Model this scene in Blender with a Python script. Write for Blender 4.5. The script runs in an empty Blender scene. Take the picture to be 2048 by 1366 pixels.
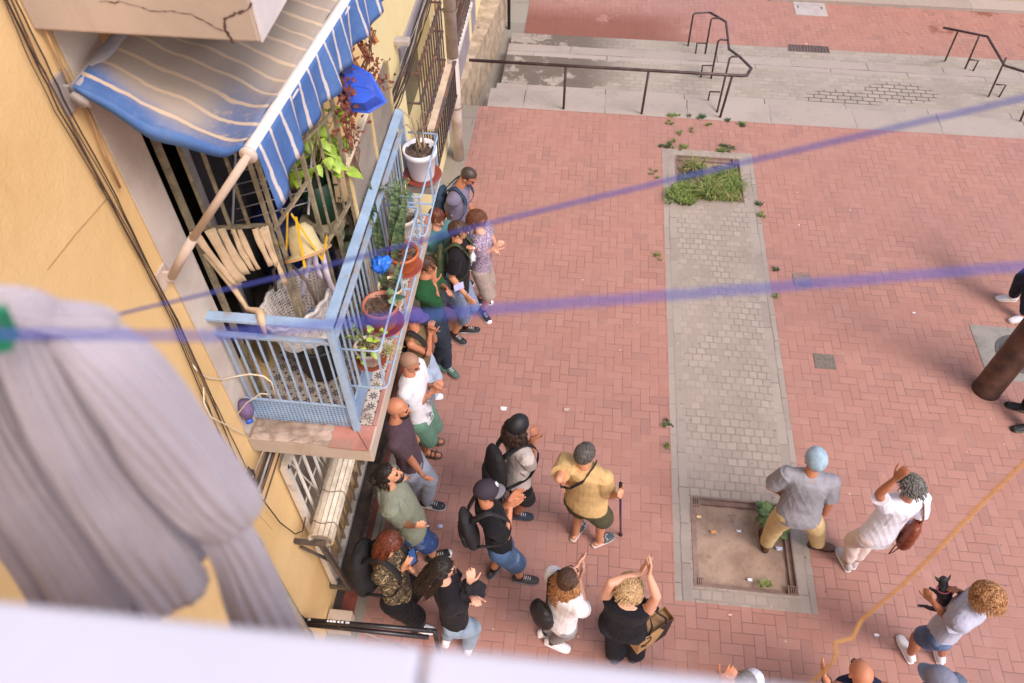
import bpy, bmesh, math, random
import numpy as np
from mathutils import Vector, Matrix, noise
random.seed(7)
PI = math.pi
sc = bpy.context.scene
COL = sc.collection
# ---------------------------------------------------------------- camera
HC = 7.3
FPX = 1566.38
CR = Vector((0.99471479, 0.10267142, 0.00103608)); CU = Vector((-0.08012117, 0.76985105, 0.63317451)); CF = Vector((-0.0642113, 0.62991106, -0.77400837))
CAM = Vector((0, 0, HC))
cd = bpy.data.cameras.new('camera'); cam = bpy.data.objects.new('camera', cd); COL.objects.link(cam)
cd.sensor_width = 36; cd.lens = FPX / 2048 * 36; cd.clip_start = 0.02; cd.clip_end = 500
M = Matrix((CR, CU, -CF)).transposed().to_4x4(); M.translation = CAM
cam.matrix_world = M
cd.dof.use_dof = True; cd.dof.focus_distance = 6.8; cd.dof.aperture_fstop = 2.9
sc.camera = cam
# ---------------------------------------------------------------- light
SUN_EL, SUN_AZ = 58, 150          # azimuth measured from +X towards +Y of where the light comes from
w = bpy.data.worlds.new("World"); sc.world = w; w.use_nodes = True
nt = w.node_tree; bg = nt.nodes['Background']
sky = nt.nodes.new('ShaderNodeTexSky'); sky.sky_type = 'NISHITA'; sky.sun_disc = False
sky.sun_elevation = math.radians(50); sky.sun_rotation = math.radians(140); sky.air_density = 1.2; sky.dust_density = 3.5
nt.links.new(sky.outputs[0], bg.inputs[0]); bg.inputs[1].default_value = 0.14
sl = bpy.data.lights.new('sun', 'SUN'); sl.energy = 1.45; sl.angle = math.radians(20); sl.color = (1, .88, .84)
so = bpy.data.objects.new('sun', sl); COL.objects.link(so)
so.rotation_euler = Vector((.62, -.42, 1.05)).to_track_quat('Z', 'Y').to_euler()
sc.view_settings.view_transform = 'Standard'; sc.view_settings.look = 'None'
sc.view_settings.exposure = 0.74; sc.view_settings.gamma = 1
sc.render.engine = 'CYCLES'; sc.cycles.max_bounces = 6; sc.cycles.diffuse_bounces = 4; sc.cycles.transparent_max_bounces = 16
# ---------------------------------------------------------------- photo rays
def ray(x, y): return CR * ((x - 1024) / FPX) - CU * ((y - 683) / FPX) + CF
def atz(x, y, z=0.): d = ray(x, y); return CAM + d * ((z - HC) / d.z)
def atx(x, y, X): d = ray(x, y); return CAM + d * (X / d.x)
def aty(x, y, Y): d = ray(x, y); return CAM + d * (Y / d.y)
def att(x, y, t): return CAM + ray(x, y) * t
def onsphere(x, y, c, R, near):
    d = ray(x, y).normalized(); o = CAM - c
    b = o.dot(d); q = b * b - (o.dot(o) - R * R)
    if q <= 0:
        p = CAM + d * (-b); return c + (p - c).normalized() * R
    s = math.sqrt(q); return CAM + d * (-b - s if near else -b + s)
# ---------------------------------------------------------------- mesh helpers
def V(*a): return Vector(a)
class MB:
    def __init__(s): s.v = []; s.f = []
    def add(s, vs, fs):
        n = len(s.v); s.v += [Vector(p) for p in vs]; s.f += [tuple(i + n for i in f) for f in fs]; return s
    def box(s, x0, x1, y0, y1, z0, z1):
        return s.add([(x0, y0, z0), (x1, y0, z0), (x1, y1, z0), (x0, y1, z0), (x0, y0, z1), (x1, y0, z1), (x1, y1, z1), (x0, y1, z1)],
                     [(0, 3, 2, 1), (4, 5, 6, 7), (0, 1, 5, 4), (1, 2, 6, 5), (2, 3, 7, 6), (3, 0, 4, 7)])
    def obox(s, c, ex, ey, ez):
        c = Vector(c); P = [c + ex * a + ey * b + ez * d for d in (-1, 1) for a, b in ((-1, -1), (1, -1), (1, 1), (-1, 1))]
        return s.add(P, [(0, 3, 2, 1), (4, 5, 6, 7), (0, 1, 5, 4), (1, 2, 6, 5), (2, 3, 7, 6), (3, 0, 4, 7)])
    def bar(s, p, q, w, h=None, up=(0, 0, 1)):
        p = Vector(p); q = Vector(q); d = q - p; L = d.length; d.normalize(); up = Vector(up)
        if abs(d.dot(up)) > .98: up = Vector((0, 1, 0))
        x = d.cross(up).normalized(); y = x.cross(d); h = h or w
        return s.obox((p + q) / 2, x * (w / 2), y * (h / 2), d * (L / 2))
    def loft(s, st, n=14, cap=True):
        # st: list of (centre, ex, ey, a, b)
        base = len(s.v); k = len(st)
        for c, ex, ey, a, b in st:
            for i in range(n):
                t = 2 * PI * i / n; s.v.append(Vector(c) + ex * (a * math.cos(t)) + ey * (b * math.sin(t)))
        for j in range(k - 1):
            for i in range(n):
                a0 = base + j * n + i; a1 = base + j * n + (i + 1) % n
                s.f.append((a0, a1, a1 + n, a0 + n))
        if cap:
            s.f.append(tuple(base + i for i in reversed(range(n)))); s.f.append(tuple(base + (k - 1) * n + i for i in range(n)))
        return s
    def tube(s, pts, r, n=8, cap=True):
        pts = [Vector(p) for p in pts]; k = len(pts); rs = r if isinstance(r, (list, tuple)) else [r] * k
        ds = []
        for i in range(k):
            d = pts[min(i + 1, k - 1)] - pts[max(i - 1, 0)]
            ds.append(d.normalized() if d.length > 1e-9 else Vector((0, 0, 1)))
        x = ds[0].orthogonal().normalized(); st = []
        for i in range(k):
            x = (x - ds[i] * x.dot(ds[i])); x = x.normalized() if x.length > 1e-6 else ds[i].orthogonal().normalized()
            st.append((pts[i], x, ds[i].cross(x), rs[i], rs[i]))
        return s.loft(st, n, cap)
    def lathe(s, prof, c=(0, 0, 0), n=28, sx=1, sy=1, closed=False):
        c = Vector(c); base = len(s.v); k = len(prof)
        for r, z in prof:
            for i in range(n):
                t = 2 * PI * i / n; s.v.append(c + Vector((sx * r * math.cos(t), sy * r * math.sin(t), z)))
        for j in range(k - 1 if not closed else k):
            j2 = (j + 1) % k
            for i in range(n):
                i2 = (i + 1) % n; s.f.append((base + j * n + i, base + j * n + i2, base + j2 * n + i2, base + j2 * n + i))
        if not closed:
            s.f.append(tuple(base + i for i in reversed(range(n)))); s.f.append(tuple(base + (k - 1) * n + i for i in range(n)))
        return s
    def ell(s, c, R=(1, 1, 1), ax=None, n=12, m=8):
        ex, ey, ez = ax or (V(1, 0, 0), V(0, 1, 0), V(0, 0, 1)); c = Vector(c); base = len(s.v)
        s.v.append(c - ez * R[2])
        for j in range(1, m):
            ph = -PI / 2 + PI * j / m
            for i in range(n):
                t = 2 * PI * i / n
                s.v.append(c + ex * (R[0] * math.cos(ph) * math.cos(t)) + ey * (R[1] * math.cos(ph) * math.sin(t)) + ez * (R[2] * math.sin(ph)))
        s.v.append(c + ez * R[2]); top = len(s.v) - 1
        for i in range(n):
            s.f.append((base, base + 1 + (i + 1) % n, base + 1 + i)); s.f.append((top, top - n + i, top - n + (i + 1) % n))
        for j in range(m - 2):
            for i in range(n):
                a = base + 1 + j * n + i; b = base + 1 + j * n + (i + 1) % n; s.f.append((a, b, b + n, a + n))
        return s
    def cone(s, a, b, ra, rb, n=12):      # round cone
        a = Vector(a); b = Vector(b); d = b - a; L = d.length
        if L < 1e-5: return s.ell(a, (ra,) * 3)
        d /= L; x = d.orthogonal().normalized(); y = d.cross(x); st = []
        for k in range(4):
            t = PI / 2 * (k + .35) / 4.; st.append((a - d * ra * math.cos(t), x, y, ra * math.sin(t), ra * math.sin(t)))
        for k in range(1, 4): st.append((a.lerp(b, k / 4), x, y, ra + (rb - ra) * k / 4, ra + (rb - ra) * k / 4))
        for k in range(3, -1, -1):
            t = PI / 2 * (k + .35) / 4.; st.append((b + d * rb * math.cos(t), x, y, rb * math.sin(t), rb * math.sin(t)))
        return s.loft(st, n)
    def sheet(s, grid, th=None):
        R = len(grid); Cn = len(grid[0]); base = len(s.v)
        for row in grid: s.v += [Vector(p) for p in row]
        for j in range(R - 1):
            for i in range(Cn - 1):
                a = base + j * Cn + i; s.f.append((a, a + 1, a + Cn + 1, a + Cn))
        if th:
            nrm = (Vector(grid[0][1]) - Vector(grid[0][0])).cross(Vector(grid[1][0]) - Vector(grid[0][0])).normalized() * th
            b2 = len(s.v)
            for row in grid: s.v += [Vector(p) - nrm for p in row]
            for j in range(R - 1):
                for i in range(Cn - 1):
                    a = b2 + j * Cn + i; s.f.append((a, a + Cn, a + Cn + 1, a + 1))
            ring = [i for i in range(Cn)] + [j * Cn + Cn - 1 for j in range(1, R)] + [(R - 1) * Cn + i for i in range(Cn - 2, -1, -1)] + [j * Cn for j in range(R - 2, 0, -1)]
            for k in range(len(ring)):
                a, b = ring[k], ring[(k + 1) % len(ring)]; s.f.append((base + b, base + a, b2 + a, b2 + b))
        return s
    def mesh(s, name, off=V(0, 0, 0)):
        me = bpy.data.meshes.new(name); me.from_pydata([tuple(v - off) for v in s.v], [], s.f); me.validate(); me.update(); return me
def loc_of(o):
    l = Vector(o.location)
    while o.parent: o = o.parent; l += o.location
    return l
def link(name, me, mat, parent=None, smooth=True, loc=None, bevel=0, off=None):
    o = bpy.data.objects.new(name, me); COL.objects.link(o)
    if mat: me.materials.append(mat)
    if smooth and len(me.polygons): me.polygons.foreach_set('use_smooth', [True] * len(me.polygons))
    if parent: o.parent = parent
    if loc is not None: o.location = loc
    if bevel:
        b = o.modifiers.new('bevel', 'BEVEL'); b.width = bevel; b.segments = 2; b.limit_method = 'ANGLE'
    return o
def obj(name, mb, mat, parent=None, smooth=False, bevel=0, at=None):
    # world-space mesh; origin at `at`, or at the parent's origin
    if parent:
        return link(name, mb.mesh(name, loc_of(parent)), mat, parent, smooth, None, bevel)
    at = Vector(at) if at is not None else (sum(mb.v, V(0, 0, 0)) / len(mb.v))
    return link(name, mb.mesh(name, at), mat, None, smooth, at, bevel)
def tag(o, label=None, cat=None, group=None, kind=None):
    if label: o['label'] = label
    if cat: o['category'] = cat
    if group: o['group'] = group
    if kind: o['kind'] = kind
    return o
def thing(name, loc, label, cat, group=None):
    o = bpy.data.objects.new(name, None); COL.objects.link(o); o.location = loc; o.empty_display_size = .1
    return tag(o, label, cat, group)
def remesh(mb, vox, smooth=2, disp=None, off=V(0, 0, 0), name='m', planes=None):
    me = mb.mesh('tmp'); o = bpy.data.objects.new('tmp', me); COL.objects.link(o)
    r = o.modifiers.new('r', 'REMESH'); r.mode = 'VOXEL'; r.voxel_size = vox
    if smooth: sm = o.modifiers.new('s', 'SMOOTH'); sm.iterations = smooth; sm.factor = .5
    dg = bpy.context.evaluated_depsgraph_get(); ev = o.evaluated_get(dg)
    out = bpy.data.meshes.new_from_object(ev); bpy.data.objects.remove(o); bpy.data.meshes.remove(me)
    n = len(out.vertices); co = np.empty(n * 3, 'f'); out.vertices.foreach_get('co', co); co = co.reshape(-1, 3)
    if disp:
        no = np.empty(n * 3, 'f'); out.vertices.foreach_get('normal', no); no = no.reshape(-1, 3)
        d = disp(co); co = co + no * d[:, None]
    for P, Nn, rad in (planes or []):
        P = np.array(P); Nn = np.array(Nn); h = (co - P) @ Nn; lat = np.linalg.norm(co - P - h[:, None] * Nn, axis=1); k = (h > 0) & (lat < rad) & (h < .09); co[k] -= h[k][:, None] * Nn
    co = co - np.array(off, 'f')
    out.vertices.foreach_set('co', co.astype('f').ravel()); out.update(); out.name = name
    if planes: out.set_sharp_from_angle(angle=math.radians(42))
    return out
def folds(amp=.006, sc_=(14, 14, 7), seed=0):
    def f(co):
        r = np.zeros(len(co))
        rs = np.random.RandomState(seed)
        for k in range(7):
            d = rs.normal(size=3) * np.array(sc_) * (.6 + .5 * (k % 3)); ph = rs.rand() * 6.28
            w2 = rs.normal(size=3) * 5
            q = np.sin(co @ d + ph + 1.6 * np.sin(co @ w2 + ph * 2)); r += (q if k % 2 else 1.2 - 2.2 * np.abs(q) ** .7)
        return amp * r / 3
    return f
# ---------------------------------------------------------------- node helpers
class E:
    def __init__(s, nt, o): s.nt = nt; s.o = o
    def _m(s, op, *a):
        n = s.nt.nodes.new('ShaderNodeMath'); n.operation = op
        for i, v in enumerate(a):
            if isinstance(v, E): s.nt.links.new(v.o, n.inputs[i])
            else: n.inputs[i].default_value = v
        return E(s.nt, n.outputs[0])
    def __add__(s, b): return s._m('ADD', s, b)
    def __radd__(s, b): return s._m('ADD', b, s)
    def __sub__(s, b): return s._m('SUBTRACT', s, b)
    def __rsub__(s, b): return s._m('SUBTRACT', b, s)
    def __mul__(s, b): return s._m('MULTIPLY', s, b)
    __rmul__ = __mul__
    def __truediv__(s, b): return s._m('DIVIDE', s, b)
    def floor(s): return s._m('FLOOR', s)
    def frac(s): return s._m('FRACT', s)
    def mod(s, b): return s._m('FLOORED_MODULO', s, b)
    def lt(s, b): return s._m('LESS_THAN', s, b)
    def gt(s, b): return s._m('GREATER_THAN', s, b)
    def mn(s, b): return s._m('MINIMUM', s, b)
    def mx(s, b): return s._m('MAXIMUM', s, b)
    def ab(s): return s._m('ABSOLUTE', s)
    def cos(s): return s._m('COSINE', s)
    def sin(s): return s._m('SINE', s)
    def sqrt(s): return s._m('SQRT', s)
    def atan2(s, b): return s._m('ARCTAN2', s, b)
    def eq(s, b): return s._m('COMPARE', s, b, .5)
    def sm(s, a, b):   # smoothstep a..b
        n = s.nt.nodes.new('ShaderNodeMapRange'); n.interpolation_type = 'SMOOTHSTEP'
        s.nt.links.new(s.o, n.inputs[0]); n.inputs[1].default_value = a; n.inputs[2].default_value = b
        return E(s.nt, n.outputs[0])
def hx(h, k=1.0):
    h = h.lstrip('#'); c = [int(h[i:i + 2], 16) / 255 for i in (0, 2, 4)]
    return tuple([k * (x / 12.92 if x <= .04045 else ((x + .055) / 1.055) ** 2.4) for x in c]) + (1,)
def newmat(name):
    m = bpy.data.materials.new(name); m.use_nodes = True; nt = m.node_tree; b = nt.nodes['Principled BSDF']
    tc = nt.nodes.new('ShaderNodeTexCoord'); return m, nt, b, tc
def noi(nt, vec, scale, detail=4, rough=.6, dist=0):
    n = nt.nodes.new('ShaderNodeTexNoise'); n.inputs['Scale'].default_value = scale; n.inputs['Detail'].default_value = detail
    n.inputs['Roughness'].default_value = rough; n.inputs['Distortion'].default_value = dist
    if vec is not None: nt.links.new(vec, n.inputs['Vector'])
    return E(nt, n.outputs[0])
def mixc(nt, f, a, b, mode='MIX'):
    n = nt.nodes.new('ShaderNodeMix'); n.data_type = 'RGBA'; n.blend_type = mode
    for i, v in ((0, f), (6, a), (7, b)):
        if isinstance(v, E): v = v.o
        if isinstance(v, (float, int)): n.inputs[i].default_value = v
        elif isinstance(v, (tuple, list)): n.inputs[i].default_value = v
        else: nt.links.new(v, n.inputs[i])
    return n.outputs[2]
def bump(nt, b, h, strength=.3, dist=.01):
    n = nt.nodes.new('ShaderNodeBump'); n.inputs['Strength'].default_value = strength; n.inputs['Distance'].default_value = dist
    nt.links.new(h.o if isinstance(h, E) else h, n.inputs['Height']); nt.links.new(n.outputs[0], b.inputs['Normal'])
def scalev(nt, vec, s):
    n = nt.nodes.new('ShaderNodeMapping'); n.inputs['Scale'].default_value = s; nt.links.new(vec, n.inputs['Vector']); return n.outputs[0]
def geopos(nt): return nt.nodes.new('ShaderNodeNewGeometry').outputs['Position']
def xyz(nt, vec):
    n = nt.nodes.new('ShaderNodeSeparateXYZ'); nt.links.new(vec, n.inputs[0]); return [E(nt, o) for o in n.outputs]
_MC = {}
def mat(col, rough=.7, var=.18, sc_=6., bmp=.15, bsc=60., metal=0., dirt=None, dsc=3., damt=.5, sss=0, spec=None, coat=0):
    key = (tuple(col), rough, var, sc_, bmp, bsc, metal, dirt, dsc, damt, sss, spec, coat)
    if key in _MC: return _MC[key]
    m, nt, b, tc = newmat('surface'); p = geopos(nt)
    n1 = noi(nt, p, sc_, 5)
    c = mixc(nt, n1.sm(.3, .7), tuple(x * (1 - var) for x in col[:3]) + (1,), tuple(min(1, x * (1 + var)) for x in col[:3]) + (1,))
    if dirt:
        n2 = noi(nt, p, dsc, 8, .7); c = mixc(nt, n2.sm(.62 - damt * .3, .72) , c, dirt)
    nt.links.new(c, b.inputs['Base Color']); b.inputs['Roughness'].default_value = rough; b.inputs['Metallic'].default_value = metal
    if spec is not None: b.inputs['Specular IOR Level'].default_value = spec
    if coat: b.inputs['Coat Weight'].default_value = coat; b.inputs['Coat Roughness'].default_value = .15
    if sss:
        b.inputs['Subsurface Weight'].default_value = sss; b.inputs['Subsurface Radius'].default_value = (.012, .005, .003); b.inputs['Subsurface Scale'].default_value = 1
    if bmp: bump(nt, b, noi(nt, p, bsc, 4), bmp, .006)
    _MC[key] = m; return m
# ---------------------------------------------------------------- ground materials
def wet_mask(nt, x, y, p):
    return None
def make_brick():
    m, nt, b, tc = newmat('brick_paving'); p = geopos(nt)
    x, y, z = xyz(nt, p)
    W = .104
    u0 = x * (1 / W) + noi(nt, p, 2.2, 2) * .10; v0 = y * (1 / W) + noi(nt, p, 2.9, 2) * .10
    i = u0.floor(); j = v0.floor(); fu = u0.frac(); fv = v0.frac()
    k = (i - j).mod(4.)
    k0 = k.eq(0.); k1 = k.eq(1.); k2 = k.eq(2.); k3 = k.eq(3.)
    L = fu + k1 * 9; R = (1 - fu) + k0 * 9; B = fv + k2 * 9; T = (1 - fv) + k3 * 9
    d = L.mn(R).mn(B.mn(T))
    idx = i - k1; idy = j - k2
    cv = nt.nodes.new('ShaderNodeCombineXYZ'); nt.links.new(idx.o, cv.inputs[0]); nt.links.new(idy.o, cv.inputs[1])
    wn = nt.nodes.new('ShaderNodeTexWhiteNoise'); wn.noise_dimensions = '2D'; nt.links.new(cv.outputs[0], wn.inputs[0]); rnd = E(nt, wn.outputs[0])
    big = noi(nt, p, .55, 4); med = noi(nt, p, 5, 5, .65); fine = noi(nt, p, 90, 3)
    c = mixc(nt, rnd, hx('#9d6f64'), hx('#a77a6f'))
    c = mixc(nt, rnd.sm(.80, 1.0) * .5, c, hx('#84605a')); c = mixc(nt, noi(nt, p, .9, 6, .75, .6).sm(.56, .70) * .35, c, hx('#7d625c'))
    c = mixc(nt, rnd.sm(.14, .0) * .4, c, hx('#b08578'))
    c = mixc(nt, big.sm(.40, .68) * .45, c, hx('#967069'))
    c = mixc(nt, med.sm(.50, .78) * .38, c, hx('#ab8a80'))
    # gum spots and dust specks
    vo = nt.nodes.new('ShaderNodeTexVoronoi'); vo.inputs['Scale'].default_value = 3.1; vo.inputs['Randomness'].default_value = 1; nt.links.new(p, vo.inputs['Vector'])
    c = mixc(nt, E(nt, vo.outputs['Distance']).sm(.055, .035) * .45, c, hx('#4e4644'))
    vo2 = nt.nodes.new('ShaderNodeTexVoronoi'); vo2.inputs['Scale'].default_value = 3.7; nt.links.new(p, vo2.inputs['Vector'])
    c = mixc(nt, E(nt, vo2.outputs['Distance']).sm(.034, .020) * .7, c, hx('#d8cfc8'))
    jm = d.sm(.062, .018); jn = noi(nt, p, 1.7, 5, .7).sm(.40, .58)
    edge = jm * (jn * .50 + .07)
    c = mixc(nt, edge, c, hx('#5d4843'))
    dusty = jm * noi(nt, p, 2.6, 3).sm(.58, .68); c = mixc(nt, dusty * .2, c, hx('#b39a8c'))
    # bricks blotchily darker towards the facade, and wet runs on the far street
    facade_dark = x.sm(-.9, -1.9) * noi(nt, p, 2.5, 6, .7).sm(.35, .65); c = mixc(nt, facade_dark * .5, c, hx('#4f4642'))
    wetn = noi(nt, p, 1.3, 5, .65)
    wet = (z.lt(-.3) * (wetn.sm(.34, .44)) * x.sm(2.6, 1.0) * y.sm(15.4, 14.5)).mx(z.lt(-.3) * wetn.sm(.55, .62) * x.sm(5, 7))
    c = mixc(nt, wet * .75, c, hx('#74402f'))
    nt.links.new(c, b.inputs['Base Color'])
    b.inputs['Roughness'].default_value = .8
    bump(nt, b, d.sm(.02, .10) * .8 + med * .3 + fine * .1, .35, .008)
    return m
def make_blocks(name, bw, bh, c1, c2, cm, mort=.012, joint=.5, patch=None, rot=0, wet=False, off=(0, 0)):
    m, nt, b, tc = newmat(name); p = geopos(nt); x, y, z = xyz(nt, p)
    dn = noi(nt, p, 3, 3) * .05
    cv = nt.nodes.new('ShaderNodeCombineXYZ')
    xx, yy = (x, y) if not rot else (y, x)
    nt.links.new((xx + dn + off[0]).o, cv.inputs[0]); nt.links.new((yy + dn * .8 + off[1]).o, cv.inputs[1])
    br = nt.nodes.new('ShaderNodeTexBrick'); nt.links.new(cv.outputs[0], br.inputs['Vector']); br.inputs['Scale'].default_value = 1
    br.inputs['Brick Width'].default_value = bw; br.inputs['Row Height'].default_value = bh; br.inputs['Mortar Size'].default_value = mort; br.inputs['Mortar Smooth'].default_value = .4
    br.inputs['Color1'].default_value = (0, 0, 0, 1); br.inputs['Color2'].default_value = (1, 1, 1, 1); br.inputs['Mortar'].default_value = (.5, .5, .5, 1)
    mo = E(nt, br.outputs['Fac'])
    sp = nt.nodes.new('ShaderNodeSeparateColor'); nt.links.new(br.outputs['Color'], sp.inputs[0])
    c = mixc(nt, E(nt, sp.outputs[0]), c1, c2)
    n1 = noi(nt, p, 1.2, 6, .7); n2 = noi(nt, p, 14, 5, .7)
    c = mixc(nt, n1.sm(.45, .7) * .45, c, tuple(v * .72 for v in c1[:3]) + (1,))
    c = mixc(nt, n2.sm(.5, .8) * .35, c, tuple(min(1, v * 1.3) for v in c2[:3]) + (1,))
    vo = nt.nodes.new('ShaderNodeTexVoronoi'); vo.inputs['Scale'].default_value = 4.5; nt.links.new(p, vo.inputs['Vector'])
    c = mixc(nt, E(nt, vo.outputs['Distance']).sm(.085, .05) * .45, c, hx('#4a4442'))
    vo2 = nt.nodes.new('ShaderNodeTexVoronoi'); vo2.inputs['Scale'].default_value = 5.3; nt.links.new(p, vo2.inputs['Vector'])
    c = mixc(nt, E(nt, vo2.outputs['Distance']).sm(.05, .03) * .6, c, hx('#d5ccc6'))
    jn = noi(nt, p, 1.1, 4, .7).sm(.42, .58) * joint + (joint * .25)
    if patch:   # ellipses where the joints are washed out and dark
        for (px, py, rx, ry) in patch:
            dx = (x - px) / rx; dy = (y - py) / ry; e = (dx * dx + dy * dy + n1 * .8 - .4).sm(1.15, .85); jn = jn.mx(e)
    c = mixc(nt, mo * jn, c, cm)
    if wet:
        wn = noi(nt, p, 1.5, 6, .7); ww = wn.sm(.44, .49) * x.sm(.9, -.1)
        c = mixc(nt, ww * .8, c, hx('#574b41'))
    nt.links.new(c, b.inputs['Base Color']); b.inputs['Roughness'].default_value = .85
    bump(nt, b, (1 - mo) * .6 + n2 * .5, .45, .008)
    return m
BRICK = make_brick()
CONC = (hx('#8d827c'), hx('#a0958e'), hx('#4d4643'))
M_step = make_blocks('step_stone', 1.3, 5.0, hx('#998d86'), hx('#a59992'), hx('#4d4643'), .008, .9, off=(.25, 2.1))
M_land = make_blocks('landing_cobbles', .20, .105, hx('#94897f'), hx('#a0958b'), hx('#564e49'), .012, .22, patch=[(4.35, 11.95, .62, .30), (5.35, 12.25, .62, .30)], wet=True)
M_strip = make_blocks('strip_cobbles', .105, .10, hx('#93877e'), hx('#a0938a'), hx('#6e645e'), .010, .42)
M_edge = make_blocks('kerb_stone', .42, .15, hx('#857c78'), hx('#958c88'), hx('#4c4643'), .008, .7)
M_conc = make_blocks('wall_foot_concrete', 1.1, .8, hx('#7d756b'), hx('#928a80'), hx('#4b4542'), .008, .5)
def soil_mat():
    m, nt, b, tc = newmat('soil'); p = geopos(nt)
    a = noi(nt, p, 3, 8, .7); f = noi(nt, p, 45, 4, .7)
    c = mixc(nt, a.sm(.35, .65), hx('#8b7467'), hx('#ae9685')); c = mixc(nt, noi(nt, p, 6, 6, .7).sm(.55, .72) * .6, c, hx('#5a4a42'))
    c = mixc(nt, f.sm(.6, .75) * .5, c, hx('#c4ab97')); nt.links.new(c, b.inputs['Base Color']); b.inputs['Roughness'].default_value = .95
    bump(nt, b, a * .6 + f * .5, .7, .015); return m
SOIL = soil_mat()
def flat(name, rects, z, m, kind='structure'):
    mb = MB()
    for x0, x1, y0, y1 in rects: mb.add([(x0, y0, z), (x1, y0, z), (x1, y1, z), (x0, y1, z)], [(0, 1, 2, 3)])
    o = link(name, mb.mesh(name), m, None, False); o['kind'] = kind; return o
XW = -1.95
Y1 = 10.73
S0, S1 = 1.262, 2.594
T0, T1 = 2.95, 9.93
flat('brick_paving', [(-1.64, S0, -6, Y1), (S1, 40, -6, Y1), (S0, S1, -6, T0), (S0, S1, T1, Y1)], 0, BRICK)
flat('ground', [(-60, 80, -60, 80)], -1.6, mat(hx('#8a7f78')))
flat('wall_foot_path', [(XW - .3, -1.64, -6, Y1)], 0, M_conc)
# pits
PA = (1.455, 2.42, 3.12, 4.06)
PB = (1.46, 2.385, 8.80, 9.77)
E1, E2 = S0 + .16, S1 - .16
flat('stone_strip', [(E1, E2, PA[3], PB[2]), (E1, PA[0], PB[2], PB[3]), (PB[1], E2, PB[2], PB[3]), (E1, E2, PB[3], T1 - .001), (E1, PA[0], PA[2], PA[3]), (PA[1], E2, PA[2], PA[3]), (E1, E2, T0, PA[2])], 0, M_strip)
M_edge2 = make_blocks('kerb_stone_long', .42, .15, hx('#8f847d'), hx('#9c9189'), hx('#5d5551'), .008, .5, rot=1)
flat('stone_kerb', [(S0, E1, T0, T1), (E2, S1, T0, T1)], 0, M_edge2)
rust = mat(hx('#866f66'), .8, .2, 8, .2, dirt=hx('#6e564c'))
for P, lab in ((PA, 'steel framed tree pit with bare soil, under the man in the pale blue cap'), (PB, 'steel framed tree pit overgrown with weeds near the steps')):
    x0, x1, y0, y1 = P; t = thing('tree_pit', (x0, y0, 0), lab, 'tree pit')
    so_ = MB(); g = []
    for j in range(25):
        g.append([V(x0 + (x1 - x0) * i / 24, y0 + (y1 - y0) * j / 24, -.075 + .022 * noise.noise(V(i * .35, j * .35, y0))) for i in range(25)])
    so_.sheet(g); obj('soil', so_, SOIL, t, True)
    fr = MB(); w_ = .045
    for a in ((x0, x1, y0, y0 + w_), (x0, x1, y1 - w_, y1), (x0, x0 + w_, y0 + w_, y1 - w_), (x1 - w_, x1, y0 + w_, y1 - w_)): fr.box(*a, -.13, -.035)
    for a in ((x0 - .012, x1 + .012, y0 - .012, y0), (x0 - .012, x1 + .012, y1, y1 + .012), (x0 - .012, x0, y0, y1), (x1, x1 + .012, y0, y1)): fr.box(*a, -.13, .006)
    obj('frame', fr, rust, t)
    for cx, cy in ((x0, y0), (x1 - .085, y0), (x0, y1 - .085), (x1 - .085, y1 - .085)):
        cp = MB()
        for q in range(4):
            cp.bar(V(cx + .012 + q * .02, cy + .004, -.012), V(cx + .012 + q * .02, cy + .081, -.012), .011, .02)
        cp.box(cx, cx + .085, cy, cy + .008, -.03, .002); cp.box(cx, cx + .085, cy + .077, cy + .085, -.03, .002); cp.box(cx, cx + .007, cy + .008, cy + .077, -.03, .002); cp.box(cx + .078, cx + .085, cy + .008, cy + .077, -.03, .002)
        obj('corner_grate', cp, rust, t)
# steps going down beyond the plaza
st = MB(); st.box(-1.5, 40, Y1, 11.24, -.4, .004); s1_ = obj('upper_step', st, M_step); s1_['kind'] = 'structure'
st = MB(); st.box(-1.44, 40, 11.24, 11.62, -.6, -.14); s2_ = obj('middle_step', st, M_step); s2_['kind'] = 'structure'
flat('landing', [(-1.40, 40, 11.62, 12.75)], -.28, M_land)
st = MB(); st.box(-1.40, 40, 12.75, 13.12, -.9, -.276); s3_ = obj('lower_step', st, M_step); s3_['kind'] = 'structure'
st = MB(); st.box(-1.40, 40, 13.12, 13.75, -.95, -.42); s4_ = obj('bottom_step', st, M_land); s4_['kind'] = 'structure'
flat('lower_street', [(-1.2, 40, 13.75, 16.4), (.2, 40, 16.4, 30)], -.56, BRICK)
flat('street_gutter', [(-3, -1.2, 10.3, 30)], -.57, M_conc)
# patches and covers
def plate(name, lab, cat, x0, x1, y0, y1, z, m, h=.008, extra=None, group=None):
    mb = MB().box(x0, x1, y0, y1, z - .02, z + h); o = obj(name, mb, m, at=((x0 + x1) / 2, (y0 + y1) / 2, z), bevel=.003); return tag(o, lab, cat, group)
cover = mat(hx('#7d6e6a'), .7, .15, 10, .4, 120, dirt=hx('#8f6f66'))
a = atz(1605, 560); plate('utility_cover', 'small square metal cover flush in the bricks, the farther of two', 'utility cover', a.x - .12, a.x + .11, a.y - .12, a.y + .11, 0, cover)
a = atz(1649, 723); plate('utility_cover', 'small square speckled cover flush in the bricks nearer the seated pit side', 'utility cover', a.x - .12, a.x + .12, a.y - .11, a.y + .11, 0, mat(hx('#6b625c'), .8, .3, 60, .5, 200))
bpy.data.objects['utility_cover.001']['label'] = 'small square speckled grey cover in the bricks, the nearer of two'
bpy.data.objects['utility_cover']['label'] = 'small square pinkish metal cover in the bricks, the farther of two'
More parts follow.
